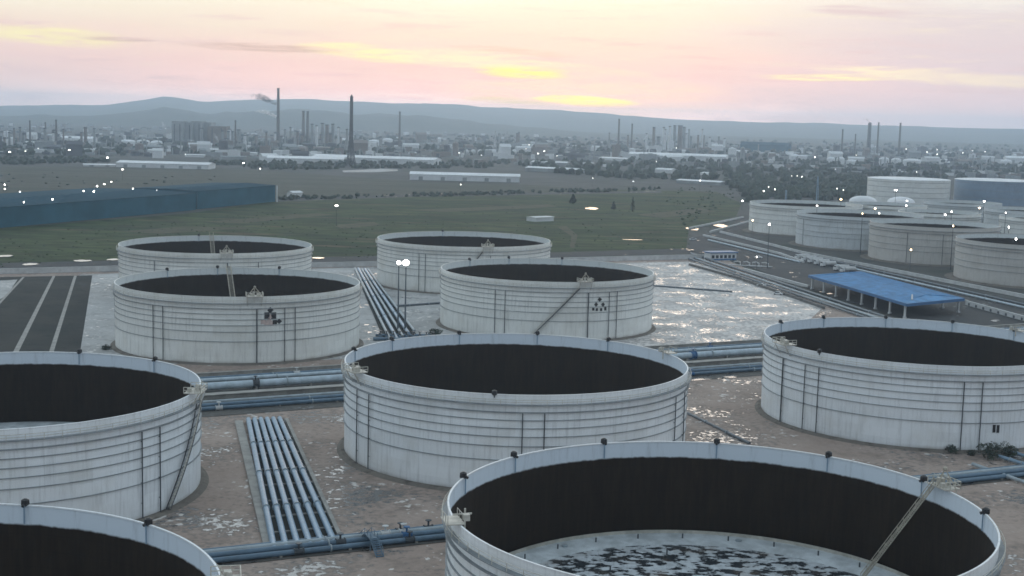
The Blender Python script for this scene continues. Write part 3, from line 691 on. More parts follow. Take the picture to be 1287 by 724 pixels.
# six pipe bundle running towards the camera
bA0, bA1 = G(303, 531), G(338, 704); bB0, bB1 = G(362, 528), G(432, 690)
sheet('pipe_bed', [G(312, 529), G(356, 527.5), G(436, 694), G(336, 703)], M_black_bed)
names6 = ('leftmost', 'second from left', 'third from left', 'fourth from left', 'fifth from left', 'rightmost')
for k in range(6):
    f = (k+.45)/5.9; a_ = G(309+47*f, 529.5-1.5*f, 1.0); c_ = G(338+90*f, 692-9*f, 1.0)
    a2 = a_+(a_-c_).normalized()*2.0
    pipeline('bundle_pipe', 'pale blue pipe, %s of the six pipe bundle between the tanks' % names6[k], [Vector((p.x, p.y, 1.0)) for p in [c_.lerp(a2, q/16) for q in range(17)]], .60, M_pipe,
             'six pipe bundle between the tanks', flange=3)
for k in range(9):
    f = k/8; a_ = G(311+27*f, 533+160*f); c_ = G(356+72*f, 532+152*f); mid = (a_+c_)/2; d = c_-a_
    b = MB(); b.box((0, 0, .25), (d.length+.6, .55, .5), math.atan2(d.y, d.x)); tag(b.build('pipe_sleeper', M_conc, loc=(mid.x, mid.y, .05)), 'low concrete sleeper crossing under the six pipe bundle', 'sleeper', 'sleepers under the six pipe bundle')
for (x0, y0, x1, y1, w, lab) in ((300, 532, 341, 703, 1.9, 'wide grey concrete kerb along the left side of the six pipe bundle'), (360, 529, 434, 692, .8, 'narrow concrete kerb along the right side of the six pipe bundle')):
    a_, c_ = G(x0, y0), G(x1, y1); d = c_-a_; mid = (a_+c_)/2; b = MB(); b.box((0, 0, .35), (d.length, w, .7), math.atan2(d.y, d.x))
    tag(b.build('kerb', M_conc, loc=(mid.x, mid.y, .04)), lab, 'kerb')

# near cross corridor with blue pipes
n0, n1 = G(285, 703), G(1287, 596)
dn = (n1-n0).normalized(); nn = Vector((-dn.y, dn.x, 0)); f0, f1 = n0-dn*10, n1+dn*60
sheet('near_corridor', [f0-nn*4.0, f1-nn*4.0, f1+nn*4.5, f0+nn*4.5], M_corr)
for off, z, r_, M, lab in ((-2.6, .9, .50, M_pipeblue, 'front blue pipe of the nearest cross run'), (-1.0, 1.3, .55, M_pipeblue, 'second blue pipe of the nearest cross run'),
                           (.8, 1.3, .55, M_pipegrey, 'greyish pipe of the nearest cross run'), (2.6, 1.0, .5, M_pipeblue, 'rear dark blue pipe of the nearest cross run')):
    pipeline('pipeline', lab, span(f0+nn*off, f1+nn*off, z, 30), r_, M, 'pipes of the nearest cross run', flange=8, saddles=20, valves=[.08+.02*(off+3), .17, .82+.015*off])
# dark pipes meeting at the right edge below tank B
for k, (a_, c_) in enumerate((((1222, 588), (1290, 612)), ((1255, 578), (1300, 592)), ((1262, 570), (1310, 584)))):
    pa, pc = G(*a_), G(*c_); pipeline('pipeline', '%s pale branch pipe at right edge in front of the number bearing tank' % ('nearest', 'middle', 'rear')[k], span(pa, pc, .9, 6), .42, M_pipe if k else M_pipegrey, 'branch pipes at the right edge', flange=2, saddles=3)
# pipe run between the rear tanks
RGp = 'pipes between the rear tanks'
pr = ('left outer', 'left inner', 'centre', 'right inner', 'right outer')
for k in range(5):
    o_ = k*9.0; a_ = G(452+o_*.55, 352+o_*.05); c_ = G(492+o_*.8, 434-o_*.4); a2 = a_+(a_-c_).normalized()*40
    pipeline('pipeline', '%s pale pipe of the run between the two rear tank pairs' % pr[k], [Vector((p.x, p.y, 1.1)) for p in [c_.lerp(a2, q/14) for q in range(15)]], .62 if k % 2 else .5, M_pipe if k in (1, 3) else M_pipegrey, RGp, flange=3, saddles=8)
sheet('pipe_bed', [G(450, 352), G(470, 351), G(530, 430), G(486, 436)], M_black_bed)
pipeline('pipeline', 'thin dark pipe crossing the pale yard between the rear centre tanks', span(G(490, 387), G(562, 382), .6, 8), .45, M_pipedark, None, 2, 6)
pipeline('pipeline', 'dark pipe crossing the glittering wet yard', span(G(815, 360), G(920, 368), .5, 8), .4, M_pipedark, None, 2, 6)
pipeline('pipeline', 'dark sloping drain pipe between the middle and right tank', span(G(862, 520), G(942, 559), .35, 8), .4, M_pipedark, None, 2, 4)
for k, (a_, c_, z, r_, M, lab) in enumerate((
        ((866, 327), (1130, 416), .9, .5, M_pipedark, 'nearest dark pipe along the yard side of the right road'), ((866, 323.5), (1140, 415), .9, .5, M_pipegrey, 'grey pipe second from the yard along the right road'),
        ((868, 320.5), (1150, 414), 1.0, .6, M_pipedark, 'dark pipe third from the yard along the right road'), ((1008, 325), (1290, 390), 1.0, .5, M_pipepale, 'pale pipe passing close behind the blue canopy'),
        ((1012, 322), (1290, 386), 1.0, .5, M_pipedark, 'dark pipe just behind the pale one passing the canopy'), ((890, 303), (1005, 331), .8, .5, M_pipepale, 'pale pipe from the road bend to the parked tankers'))):
    pipeline('pipeline', lab, span(G(*a_), G(*c_), z, 16), r_, M, 'pipes along the right hand road', flange=6, saddles=14)
# blue step-over stair across the nearest cross run
sc_ = G(466, 690); T = thing('crossover_stair', 'blue step-over stair crossing the nearest cross run of pipes', 'stair', sc_, math.atan2(nn.y, nn.x))
b = MB()
for k in range(9):
    b.box((-5.2+k*.42, 0, .25+k*.26), (.5, 1.3, .06)); b.box((5.2-k*.42, 0, .25+k*.26), (.5, 1.3, .06))
b.box((0, 0, 2.45), (3.4, 1.3, .08)); b.build('tread', M_pipeblue, T)
b = MB()
for y in (-.65, .65):
    b.tube([(-5.4, y, .2), (-1.7, y, 2.45), (1.7, y, 2.45), (5.4, y, .2)], .12, 4); b.tube([(-5.4, y, 1.2), (-1.7, y, 3.45), (1.7, y, 3.45), (5.4, y, 1.2)], .06, 4)
    for x, z in ((-5.4, .2), (-3.5, 1.3), (-1.7, 2.45), (0, 2.45), (1.7, 2.45), (3.5, 1.3), (5.4, .2)): b.tube([(x, y, z), (x, y, z+1.0)], .05, 4)
for x in (-1.6, 1.6):
    for y in (-.6, .6): b.tube([(x, y, 0), (x, y, 2.4)], .1, 4)
b.build('handrail', M_pipeblue, T)
# manifold of valves behind the middle tank
mf = G(510, 428); T = thing('valve_manifold', 'dark tangle of valves and elbows behind the middle tank', 'valves', mf)
b = MB()
for k in range(9):
    x = -9+k*2.3; b.tube([(x, -3, .6), (x, -1, .6), (x, -.2, 1.6), (x, 1.5, 1.6), (x, 2.4, .6), (x, 5, .6)], .4, 8)
b.tube([(-11, -3, .8), (11, 1.0, .8)], .6, 8); b.tube([(-11, 5, .8), (11, 8.0, .8)], .5, 8); b.build('header_pipe', M_pipeblue, T, smooth=True)
for k in range(9):
    x = -9+k*2.3; b = MB(); b.tube([(x, .6, 1.6), (x, .6, 3.0)], .2, 6); b.tube([(x, .6, 3.0), (x, .6, 3.12)], .7, 10); b.box((x, .6, 1.7), (.9, 1.1, 1.0)); b.build('valve', M_dark, T)

# low white wall round the yard
wl = [G(-160, 349), G(150, 341), G(395, 336.5), G(475, 335), G(690, 330.5), G(905, 325)]
b = MB(); o = wl[0].copy(); 
for a_, c_ in zip(wl, wl[1:]):
    d = c_-a_; mid = (a_+c_)/2-o; b.box((mid.x, mid.y, 1.25), (d.length+.3, .5, 2.5), math.atan2(d.y, d.x)); b.box((mid.x, mid.y, 2.58), (d.length+.4, .8, .16), math.atan2(d.y, d.x))
tag(b.build('perimeter_wall', M_concpale, loc=o), 'long low white wall between the rear tanks and the green field', 'wall')
# low walls of the right hand side
def wall(label, pts, h, w, M, slots=False):
    o = pts[0].copy(); b = MB()
    for a_, c_ in zip(pts, pts[1:]):
        d = c_-a_; mid = (a_+c_)/2-o; rz = math.atan2(d.y, d.x); b.box((mid.x, mid.y, h/2), (d.length+.2, w, h), rz)
        b.box((mid.x, mid.y, h+.06), (d.length+.3, w+.3, .12), rz)
        if slots:
            n = int(d.length/6)
            for k in range(n):
                q = a_.lerp(c_, (k+.5)/n)-o; b.box((q.x, q.y, h*.42), (1.5, w+.06, h*.5), rz, 1)
    return tag(b.build('bund_wall', [M, M_dark], loc=o), label, 'wall')
wall('long white bund wall in front of the far right tanks', [G(905, 293), G(1007, 319), G(1284, 374), G(1500, 424)], 1.6, .9, M_concpale)
wall('short pale bund wall beside the small blue booth at the road bend', [G(884, 297), G(979, 320), G(1010, 331)], 1.3, .8, M_concpale)
wall('slotted white wall running from the canopy end to the right edge', [G(1214, 384), G(1290, 405), G(1500, 462)], 2.2, .6, M_concpale, True)
wall('low pale kerb wall under the near side of the canopy', [G(1000, 371), G(1115, 403), G(1140, 411)], .7, 1.0, M_conc)
wall('low pale wall edging the dark road left of the canopy', [G(935, 340), G(1016, 362)], 1.2, .9, M_concpale)
wall('low grey wall on the yard side of the road', [G(866, 334), G(930, 352), G(1036, 389)], 1.2, .6, M_concdark)
wall('pale parapet of the road bend, field side', [G(866, 288), G(934, 274)], 1.2, .9, M_concpale)
wall('pale parapet of the road bend, tank side', [G(892, 293), G(943, 279)], 1.2, .9, M_concpale)
wall('grey wall at the far side of the road behind the canopy', [G(1095, 352), G(1216, 380)], 1.0, .6, M_conc)

# ------------------------------------------------------------------ blue canopy
ca = Vector((160.0, 552.0)); vdir = Vector((-20, 100)).normalized()
p1 = G(1140, 384, 6.0); p2 = G(1212, 377, 6.0); p4 = G(1016, 347.5, 6.0); p3 = p2+(p4-p1)
Tc = thing('canopy', 'long open blue roofed loading canopy on white columns', 'canopy', (p1.x, p1.y, 0.1))
L = lambda p: Vector((p.x-p1.x, p.y-p1.y, 0))
q1, q2, q3, q4 = L(p1), L(p2), L(p3), L(p4)
ra, rb = (q1+q2)/2, (q3+q4)/2
ax = (q4-q1).normalized()
b = MB(); ra2, rb2 = ra+ax*9, rb-ax*9
def zz(p, z): return (p.x, p.y, z)
b.poly([zz(q1, 6.6), zz(ra2, 7.9), zz(rb2, 7.9), zz(q4, 6.6)][::-1]); b.poly([zz(q2, 6.6), zz(q3, 6.6), zz(rb2, 7.9), zz(ra2, 7.9)][::-1])
b.poly([zz(q1, 6.6), zz(q2, 6.6), zz(ra2, 7.9)]); b.poly([zz(q3, 6.6), zz(q4, 6.6), zz(rb2, 7.9)])
b.poly([zz(q1, 6.45), zz(q2, 6.45), zz(q3, 6.45), zz(q4, 6.45)])
n = 40
for k in range(1, n):       # standing seams
    f = k/n; e = q1.lerp(q4, f); rr = ra2.lerp(rb2, min(1, max(0, (f*(q4-q1).length-9)/((q4-q1).length-18)))); b.tube([zz(e, 6.66), zz(rr, 7.95)], .06, 4)
    e = q2.lerp(q3, f); b.tube([zz(e, 6.66), zz(rr, 7.95)], .06, 4)
b.build('roof', M_blueroof, Tc)
b = MB()
for a_, c_ in ((q1, q2), (q2, q3), (q3, q4), (q4, q1)):
    d = c_-a_; mid = (a_+c_)/2; b.box((mid.x, mid.y, 6.05), (d.length+.2, .22, 1.2), math.atan2(d.y, d.x))
b.build('fascia', M_bluef, Tc)
b = MB(); sv = q1.lerp(q2, .18)+ax*5; b.tube([zz(sv, 7.15), zz(sv.lerp(ra2, .5)+ax*6, 7.75)], .35, 6); b.build('ridge_vent', M_concpale, Tc)
for k in range(8):
    for side, (s0, s1) in (('near', (q1, q4)), ('far', (q2, q3))):
        p = s0.lerp(s1, .03+.94*k/7)+((ra-q1) if side == 'near' else (ra-q2)).normalized()*1.2
        b = MB(); b.box((p.x, p.y, 2.75), (.7, .7, 5.5), .4); b.box((p.x, p.y, .4), (1.1, 1.1, .8), .4); b.build('column', M_concpale, Tc)
Pl = [p1, p2, p3, p4]; cen = sum((Vector((p.x, p.y, 0)) for p in Pl), Vector())/4
b = MB(); b.prism([(cen+(Vector((p.x, p.y, 0))-cen)*.86) for p in Pl], .0, .22); tag(b.build('loading_apron', M_conc), None, None, kind='structure')

# blue and white booth
bo = G(905, 327); T = thing('gate_booth', 'small blue and white flat roofed booth at the road bend', 'booth', bo, R(23))
b = MB(); b.box((0, 0, 2.2), (17, 7, 4.4)); b.build('wall', M_farwhite, T)
b = MB(); b.box((0, 0, 4.7), (18.5, 8.4, .6)); b.build('roof', M_bluef, T)
for k in range(6): b = MB(); b.box((-6.8+k*2.7, -3.55, 2.4), (1.7, .12, 1.7)); b.build('window', M_win, T)
b = MB(); b.box((0, -3.56, .8), (16.8, .1, .9)); b.build('plinth_band', M_bluef, T)
T = thing('pipe_loops', 'pale looping pipework on the ground beside the booth', 'pipes', G(943, 335), R(-15))
b = MB()
for k in range(4): b.tube([(-9+k*5, 0, 0), (-9+k*5, 0, 2.2), (-7+k*5, .5, 2.5), (-5.4+k*5, 0, 2.0), (-5.4+k*5, 0, 0)], .35, 6)
b.tube([(-12, -2, .6), (12, -2, .6)], .4, 6); b.build('loop_pipe', M_concpale, T, smooth=True)

# ------------------------------------------------------------------ vehicles on the road
def truck():
    T = thing('tanker_truck', 'white tanker truck parked in a row beside the canopy', 'truck', (0, 0, 0.1), 0, 'tanker trucks parked beside the canopy')
    b = MB(); b.tube([(-4.6, 0, 2.1), (-4.5, 0, 2.1), (2.0, 0, 2.1), (2.1, 0, 2.1)], [.6, 1.15, 1.15, .6], 14); b.box((-1.2, 0, 3.3), (3.2, .5, .2)); b.build('tank_barrel', M_concpale, T, smooth=True)
    b = MB(); b.box((-.8, 0, .9), (8.6, 1.1, .3)); b.build('chassis', M_dark, T)
    b = MB(); b.prism([(2.5, -1.15), (4.4, -1.15), (4.4, 1.15), (2.5, 1.15)], .7, 2.2); b.prism([(2.5, -1.1), (4.0, -1.1), (4.0, 1.1), (2.5, 1.1)], 2.2, 3.0); cab = b.build('cab', M_farwhite, T)
    b = MB(); b.box((4.22, 0, 2.45), (.08, 1.9, .55)); b.build('windscreen', M_win, cab)
    for x in (-3.6, -2.3, 3.3):
        for y in (-1.0, 1.0): b = MB(); b.tube([(x, y-.18, .5), (x, y+.18, .5)], .5, 12); b.build('wheel', M_black, T)
    return T
tr = truck(); tp = [G(1008+8.2*k, 326.5+2.35*k) for k in range(8)]
for k, p in enumerate(tp):
    if k in (5,): continue
    if k == 0: tr.location = (p.x, p.y, .12); tr.rotation_euler = (0, 0, R(200))
    else: dup(tr, (p.x, p.y, .12), R(200+random.uniform(-4, 4)))
def car():
    T = thing('parked_car', '', 'car'); b = MB()
    b.prism([(-2.2, -.85), (2.2, -.85), (2.2, .85), (-2.2, .85)], .35, .95); b.build('body', M_farwhite, T)
    b = MB(); bb = len(b.v); b.v += [(-1.7, -.8, .95), (1.1, -.8, .95), (1.1, .8, .95), (-1.7, .8, .95), (-1.2, -.68, 1.5), (.5, -.68, 1.5), (.5, .68, 1.5), (-1.2, .68, 1.5)]
    for q in ((4, 5, 6, 7), (0, 1, 5, 4), (1, 2, 6, 5), (2, 3, 7, 6), (3, 0, 4, 7)): b.face([bb+i for i in q])
    b.build('cabin', M_win, T)
    b = MB(); b.box((-.35, 0, 1.52), (1.7, 1.3, .06)); b.build('car_roof', M_farwhite, T)
    for x in (-1.4, 1.4):
        for y in (-.8, .8): w = MB(); w.tube([(x, y-.1, .33), (x, y+.1, .33)], .33, 10); w.build('wheel', M_black, T)
    return T
cr = car(); labs = ('white car parked on the dark road beside the glittering wet yard', 'white car on the road just left of the canopy', 'white car near the looping pipework', 'white car on the road bend by the field parapet')
for k, (x, y, a_) in enumerate(((957, 360.5, -25), (978, 371, -25), (953, 325, -25), (871, 302, 15))):
    p = G(x, y); o = cr if k == 0 else dup(cr, p); o.location = (p.x, p.y, .14); o.rotation_euler = (0, 0, R(a_)); o['label'] = labs[k]

# ------------------------------------------------------------------ lamps
def lamp(label, px, py, h, kind='w', size=.5, group='lit lamps', d=None, heads=1):
    p = G(px, py, h) if d is None else None
    T = thing('street_lamp', label, 'lamp', (p.x, p.y, 0), 0, group)
    b = MB(); b.tube([(0, 0, 0), (0, 0, h-.2)], [max(.16, h*.012), .10], 6); b.build('pole', M_dark, T)
    size *= .55*random.uniform(.7, 1.15) if h < 25 and size < 1.4 or size > 1.55 else .8; lm = M_lampw if .85 < size < 1.2 else random.choice((M_lampw, M_lampm, M_lampm, M_lampd)); b = MB(); b.tube([(0, 0, h-.45), (0, 0, h-.3), (0, 0, h+.15), (0, 0, h+.45)], [size*.4, size*.9, size, size*.35], 10); b.build('lamp_head', lm if kind == 'w' else M_lampo, T)
    return T
lamp('lone bright lamp on the green field behind the left tank pair', 423, 258.5, 14, size=1.5)
for x, y, s_, lab in ((500, 330, .75, 'smaller left floodlight mast between the rear tanks'), (511, 330, 1.15, 'brighter right floodlight mast between the rear tanks')):
    p = G(x-2 if x > 505 else x, 418); h = 30.0
    lo, hi = 5, 60
    for _ in range(30):
        h = (lo+hi)/2
        if to_px((p.x, p.y, h))[1] > y: lo = h
        else: hi = h
    T = thing('floodlight_mast', lab, 'mast', p, 0, 'floodlight masts between the rear tanks'); b = MB(); b.tube([(0, 0, 0), (0, 0, h)], [.35, .18], 8); b.build('pole', M_pipedark, T)
    b = MB(); b.box((0, 0, h-.9), (2.4, .8, .2)); b.box((0, 0, h+.7), (2.4, .3, .2)); b.build('lamp_bracket', M_dark, T)
    b = MB(); b.blob((0, -.5, h), (s_, s_*.6, s_*.9), jit=.02, sub=2); b.build('lamp_head', M_lampw, T)
for x, y, s_, lab in ((796, 228, 1.25, 'bright lamp at the right end of the far field edge'), (579, 232, .9, 'lamp on the field edge below the long white shed'), (880, 227, 1.3, 'bright lamp beside the far sheds left of the right tank farm'),
                    (135, 198, 1.9, 'bright lamp above the long white shed at far left'), (154, 213, 1.5, 'lamp on the pale fallow field at left')):
    lamp(lab, x, y, 12, size=s_)
for x, y, s_ in ((6, 232, 1.1), (6, 237.5, 1.1), (25, 241, 1.25), (66, 250.5, .6), (105, 240, .9), (118, 240.5, 1.0), (122, 234, .9), (131, 231.5, 1.25), (140, 228.5, 1.0), (167, 237, .8), (197, 239, .5), (30, 254, .5)):
    lamp('lit lamp along the top edge of the long blue shed at left', x, y, 15 if y > 236 else 13, size=s_, group='lamps around the long blue shed')
for x, y, s_ in ((12, 191, 2.0), (32, 190, 1.8), (48, 186.5, 1.6), (87, 188.5, 1.4), (306, 205, 1.4), (327, 212, 1.2), (233, 194, 1.2)):
    lamp('small lit lamp among the hazy works at far left', x, y, 10, size=s_, group='lamps of the far left works')
for x, y, s_ in ((665, 182, 2.4), (661, 187, 1.8), (676, 193, 2.3), (684, 190, 1.6), (688, 187, 1.5), (577, 192, 2.4), (605, 195, 1.5), (700, 196, 1.2), (745, 224, .6), (825, 203, 1.0), (850, 186, 1.5)):
    lamp('small lit lamp among the hazy works at far centre', x, y, 10, size=s_, group='lamps of the far central works')
for x, y, s_, lab in ((946, 277, .95, 'warm lamp in front of the leftmost far right tank'), (1145, 314, .95, 'warm lamp in front of the weathered beige tank')):
    lamp(lab, x, y, 11, 'o', s_, 'warm lamps of the right tank farm')
for x, y, s_, k in ((967, 282, .95, 'w'), (1027, 258.5, .95, 'w'), (1057, 250.5, 1.2, 'o'), (1126, 239, 1.4, 'w'), (1140, 252.5, 1.0, 'w'), (1139, 258.5, .9, 'w'), (1100, 262, 1.0, 'o'), (1105, 268, .8, 'w'), (1084, 268.5, .6, 'o'),
                    (1188, 270, .9, 'w'), (1196, 266, .9, 'w'), (1198, 284, .55, 'o'), (1231, 261.5, 1.2, 'o'), (1237, 253, 1.0, 'w'), (1264, 267.5, .8, 'w'), (1268, 285.5, .75, 'w'), (1277, 300.5, .7, 'w')):
    lamp('lit lamp between the crowded tanks of the right farm', x, y, 24 if k == 'w' else 24.5, k, s_, 'lamps between the right hand tanks')
lamp('white lamp at the left end of the right tank farm by the woods', 933, 252.5, 8, size=1.0); lamp('lamp by the road bend beside the white booth', 951, 323, 7, size=.5)
for x, y, s_ in ((1024, 197.5, 1.7), (1050, 212.5, 1.2), (1139, 187.5, 2.3), (1152, 216, 1.1), (1165, 191, 1.8), (1178, 188, 1.9), (1178, 194, 1.4), (1210, 192, 2.0), (1222, 189.5, 2.0), (1238, 191, 1.9), (1076, 195, 1.1), (995, 221, .7), (1002, 221, .7), (1008, 222, .6), (1052, 237, .7), (1060, 239, .6), (966, 235, .9), (974, 238, .9), (960, 240, .8)):
    lamp('small lit lamp in the haze beyond the right tank farm', x, y, 10, size=s_, group='lamps beyond the right tank farm')
# unlit tall mast in the right farm and the two flood masts near it
for x, yb, yt, lab in ((1026, 262, 222, 'pale lattice mast rising behind the leftmost far right tanks'), (987, 262, 239, 'thin grey pole behind the leftmost far right tank')):
    p = G(x, yb); h = (yb-yt)/(FOC/p.y)
    T = thing('mast', lab, 'mast', p); b = MB()
    for k in range(3): a_ = 2*PI*k/3; b.tube([(1.3*math.cos(a_), 1.3*math.sin(a_), 0), (.5*math.cos(a_), .5*math.sin(a_), h)], .28, 4)
    for k in range(12): z = h*k/12; b.tube([(1.0, 0, z), (-.7, .8, z+h/24), (-.7, -.8, z+h/12)], .14, 4)
    b.build('mast_frame', M_pipe, T)

# ------------------------------------------------------------------ long blue sheds at left
def shed(name, label, a_, c_, depth, h, roofh, Mw, Mr, group=None, cat='shed', ribs=0):
    A, B = Vector((a_.x, a_.y, 0)), Vector((c_.x, c_.y, 0)); d = B-A; Ln = d.length; rz = math.atan2(d.y, d.x)
    T = thing(name, label, cat, (A.x, A.y, .03), rz, group)
    b = MB(); b.box((Ln/2, depth/2, h/2), (Ln, depth, h))
    b.build('wall', Mw, T)
    b = MB(); e = .8
    for y0, y1, z0, z1 in ((-e, depth/2, h, h+roofh), (depth/2, depth+e, h+roofh, h)): b.poly([(-e, y0, z0+.05), (Ln+e, y0, z0+.05), (Ln+e, y1, z1+.05), (-e, y1, z1+.05)])
    for x in (-.05, Ln+.05): b.poly([(x, 0, h), (x, depth, h), (x, depth/2, h+roofh)])
    if ribs:
        for k in range(ribs+1): x = Ln*k/ribs; b.tube([(x, -e, h+.1), (x, depth/2, h+roofh+.1)], .18, 4)
    b.build('roof', Mr, T)
    if Ln > 30 and Mw is not M_bluewall:
        for k in range(max(2, int(Ln/22))):
            x = (k+.5)*Ln/max(2, int(Ln/22)); q = MB(); q.box((x, -.06, h*.33), (5, .15, h*.6)); q.build('door', M_fargrey if Mw is not M_bluewall else M_bluef, T)
    return T
shed('blue_shed', 'very long flat roofed teal blue steel shed at the left edge', G(-200, 305), G(246, 264), 95, 13, .8, M_bluewall, M_bluefar, 'long blue sheds', ribs=34)
shed('blue_shed', 'shorter teal blue steel shed touching right end of the longest blue shed', G(248, 263), G(346, 253.5), 60, 14, .8, M_bluewall, M_bluefar, 'long blue sheds', ribs=14)
b = MB(); po = G(348, 254); b.box((0, 0, 7), (1.0, 1.0, 14)); tag(b.build('gate_post', M_farwhite, loc=po), 'white post at the right end of the shorter blue shed', 'post')
shed('hut', 'small white hut just right of the blue sheds', G(368, 248), G(380, 247.5), 8, 4, 1.5, M_farwhite, M_farroof)
shed('hut', 'bright white flat roofed hut in the middle of the green field', G(673, 279), G(696, 278), 10, 3.2, .3, M_farwhite, M_farwhite)
# ponds and puddles
def pond(px, py, w, h, seed):
    random.seed(seed); c = G(px, py); sx = w/(FOC/c.y); sy = abs(G(px, py-h/2).y-G(px, py+h/2).y); pts = []
    for k in range(18):
        a_ = 2*PI*k/18; f = .75+.35*random.random(); pts.append((c.x+sx/2*f*math.cos(a_), c.y+sy/2*f*math.sin(a_)))
    sheet('pond_water', pts, M_water)
for k, q in enumerate(((744, 262.5, 17, 3.2), (870, 288, 16, 4), (905, 284, 20, 5), (38, 333, 20, 3.2), (104, 328.5, 26, 2.6), (142, 327, 16, 2.4), (6, 322.5, 18, 3), (400, 325, 16, 2.2), (795, 302, 30, .7), (1028, 420, 4, 1))):
    pond(*q, k+5)
random.seed(21)

# ------------------------------------------------------------------ vegetation
def leaf_mass(b, c, rad, n, size, k=0):
    for _ in range(n):
        while True:
            p = Vector((random.uniform(-1, 1), random.uniform(-1, 1), random.uniform(-1, 1)))
            if .35 < p.length < 1: break
        p = Vector((c[0]+p.x*rad[0], c[1]+p.y*rad[1], c[2]+p.z*rad[2])); s_ = size*random.uniform(.6, 1.3)
        e1 = Vector((random.gauss(0, 1), random.gauss(0, 1), random.gauss(0, 1))).normalized(); e2 = e1.orthogonal().normalized()
        b.poly([p+e1*s_, p+e2*s_*.6, p-e1*s_, p-e2*s_*.6], k)
def tree(name, label, p, h, w, M, group=None, cat='tree', n=260, conifer=False):
    T = thing(name, label, cat, p, random.random()*6, group)
    b = MB(); b.tube([(0, 0, 0), (.1*w*.1, 0, h*.35), (0, .05*w, h*.7)], [h*.035, h*.025, h*.012], 6)
    for k in range(5): a_ = k*1.3; b.tube([(0, 0, h*(.3+.06*k)), (w*.3*math.cos(a_), w*.3*math.sin(a_), h*(.5+.07*k))], [h*.014, h*.006], 4)
    b.build('trunk', M_bark, T); b = MB()
    if conifer:
        for k in range(7): f = k/6; leaf_mass(b, (0, 0, h*(.2+.75*f)), (w*.5*(1-f*.8), w*.5*(1-f*.8), h*.12), n//7, w*.12)
    else:
        for k in range(8):
            a_ = random.random()*6.28; rr = w*.26*random.random()**.5*1.4; leaf_mass(b, (rr*math.cos(a_), rr*math.sin(a_), h*random.uniform(.45, .85)), (w*.28, w*.28, h*.18), n//8, w*.07)
    b.build('crown', M, T); return T
tree('conifer', 'taller dark conical tree standing on the right part of the field', G(795, 266), 12, 5, M_leafdark, conifer=True)
tree('conifer', 'shorter dark conical tree on the field left of the taller one', G(720, 256), 8, 8, M_leafdark, conifer=True)
tree('conifer', 'small dark tree beside the pale pond on the field', G(771, 264), 7, 5, M_leafdark, conifer=True)
for x, y, h, w, lab in ((1241, 577, 4.2, 6.5, 'largest dark bush at the foot of the number bearing tank'), (1268, 574, 3.4, 5.5, 'dark bush nearest the right edge at the foot of a tank'), (1192, 569, 2.6, 4.2, 'small dark bush left of the risers on the number bearing tank'),
                      (1222, 573, 2.0, 3.0, 'low dark bush between the risers and the largest bush'), (545, 425, 4, 6, 'dark bush beside the valve manifold behind the middle tank'), (136, 440, 2.2, 3.5, 'low dark bush at the left foot of the front left emblem tank')):
    p = G(x, y); T = thing('bush', lab, 'bush', p); b = MB()
    for k in range(5): leaf_mass(b, (random.uniform(-.3, .3)*w, random.uniform(-.3, .3)*w, h*random.uniform(.3, .6)), (w*.3, w*.3, h*.38), 110, w*.045)
    b.build('foliage', M_leafdark, T); b = MB()
    for k in range(5): b.tube([(0, 0, 0), (random.uniform(-.3, .3)*w, random.uniform(-.3, .3)*w, h*.6)], .05, 4)
    b.build('stem', M_bark, T)
def in_poly(p, poly):
    c = False; n = len(poly)
    for i in range(n):
        a_, d = poly[i], poly[i-1]
        if (a_[1] > p[1]) != (d[1] > p[1]) and p[0] < (d[0]-a_[0])*(p[1]-a_[1])/(d[1]-a_[1])+a_[0]: c = not c
    return c
def scrub(name, label, regions, M, cat='scrub'):
    b = MB()
    for poly, n, r0, r1, flat in regions:
        xs = [p[0] for p in poly]; ys = [p[1] for p in poly]; k = 0; tries = 0
        while k < n and tries < n*20:
            tries += 1
            x, y = random.uniform(min(xs), max(xs)), random.uniform(min(ys), max(ys))
            if not in_poly((x, y), poly): continue
            p = G(x, y)
            if noise.noise(Vector((p.x*.012, p.y*.012, 2))) < -.15 and random.random() < .7: continue
            r_ = random.uniform(r0, r1); b.blob((p.x, p.y, r_*flat*.55), (r_, r_, r_*flat), jit=.35); k += 1
    return tag(b.build(name, M), label, cat, kind='stuff')
scrub('grass_scrub', 'rough scrub dotted over the green field behind the tanks', [
    ([(-20, 300), (240, 270), (420, 262), (860, 250), (925, 268), (862, 312), (400, 326), (-20, 338)], 1000, .3, .9, .45),
    ([(860, 285), (935, 245), (925, 236), (880, 232), (830, 242)], 90, .7, 1.7, .7)], M_scrub)
scrub('far_woods', 'dark belt of woods below the hazy works on the right', [
    ([(640, 206), (760, 204), (940, 199), (1290, 205), (1290, 222), (1180, 226), (1085, 252), (940, 248), (900, 226), (800, 226), (700, 218)], 1100, 3.0, 6.5, 1.1),
    ([(925, 232), (1085, 236), (1085, 252), (940, 254)], 200, 3.0, 5.5, 1.1),
    ([(250, 205), (640, 203), (640, 211), (500, 212), (340, 214)], 300, 2.5, 5.0, 1.0),
    ([(-20, 200), (110, 199), (140, 204), (0, 208)], 130, 2.5, 5.0, 1.0),
    ([(-20, 176), (640, 172), (1290, 184), (1290, 200), (640, 196), (-20, 196)], 900, 4, 9, .9)], M_leafdark, 'woods')
scrub('hedge', 'dark hedge line between the pale and the green field', [([(350, 249), (640, 241), (830, 237), (830, 240), (640, 245), (350, 252)], 260, 1.0, 2.4, 1.0), ([(0, 216), (240, 220), (345, 226), (345, 229), (0, 236)], 40, .8, 1.8, .6)], M_leafdark, 'hedge')

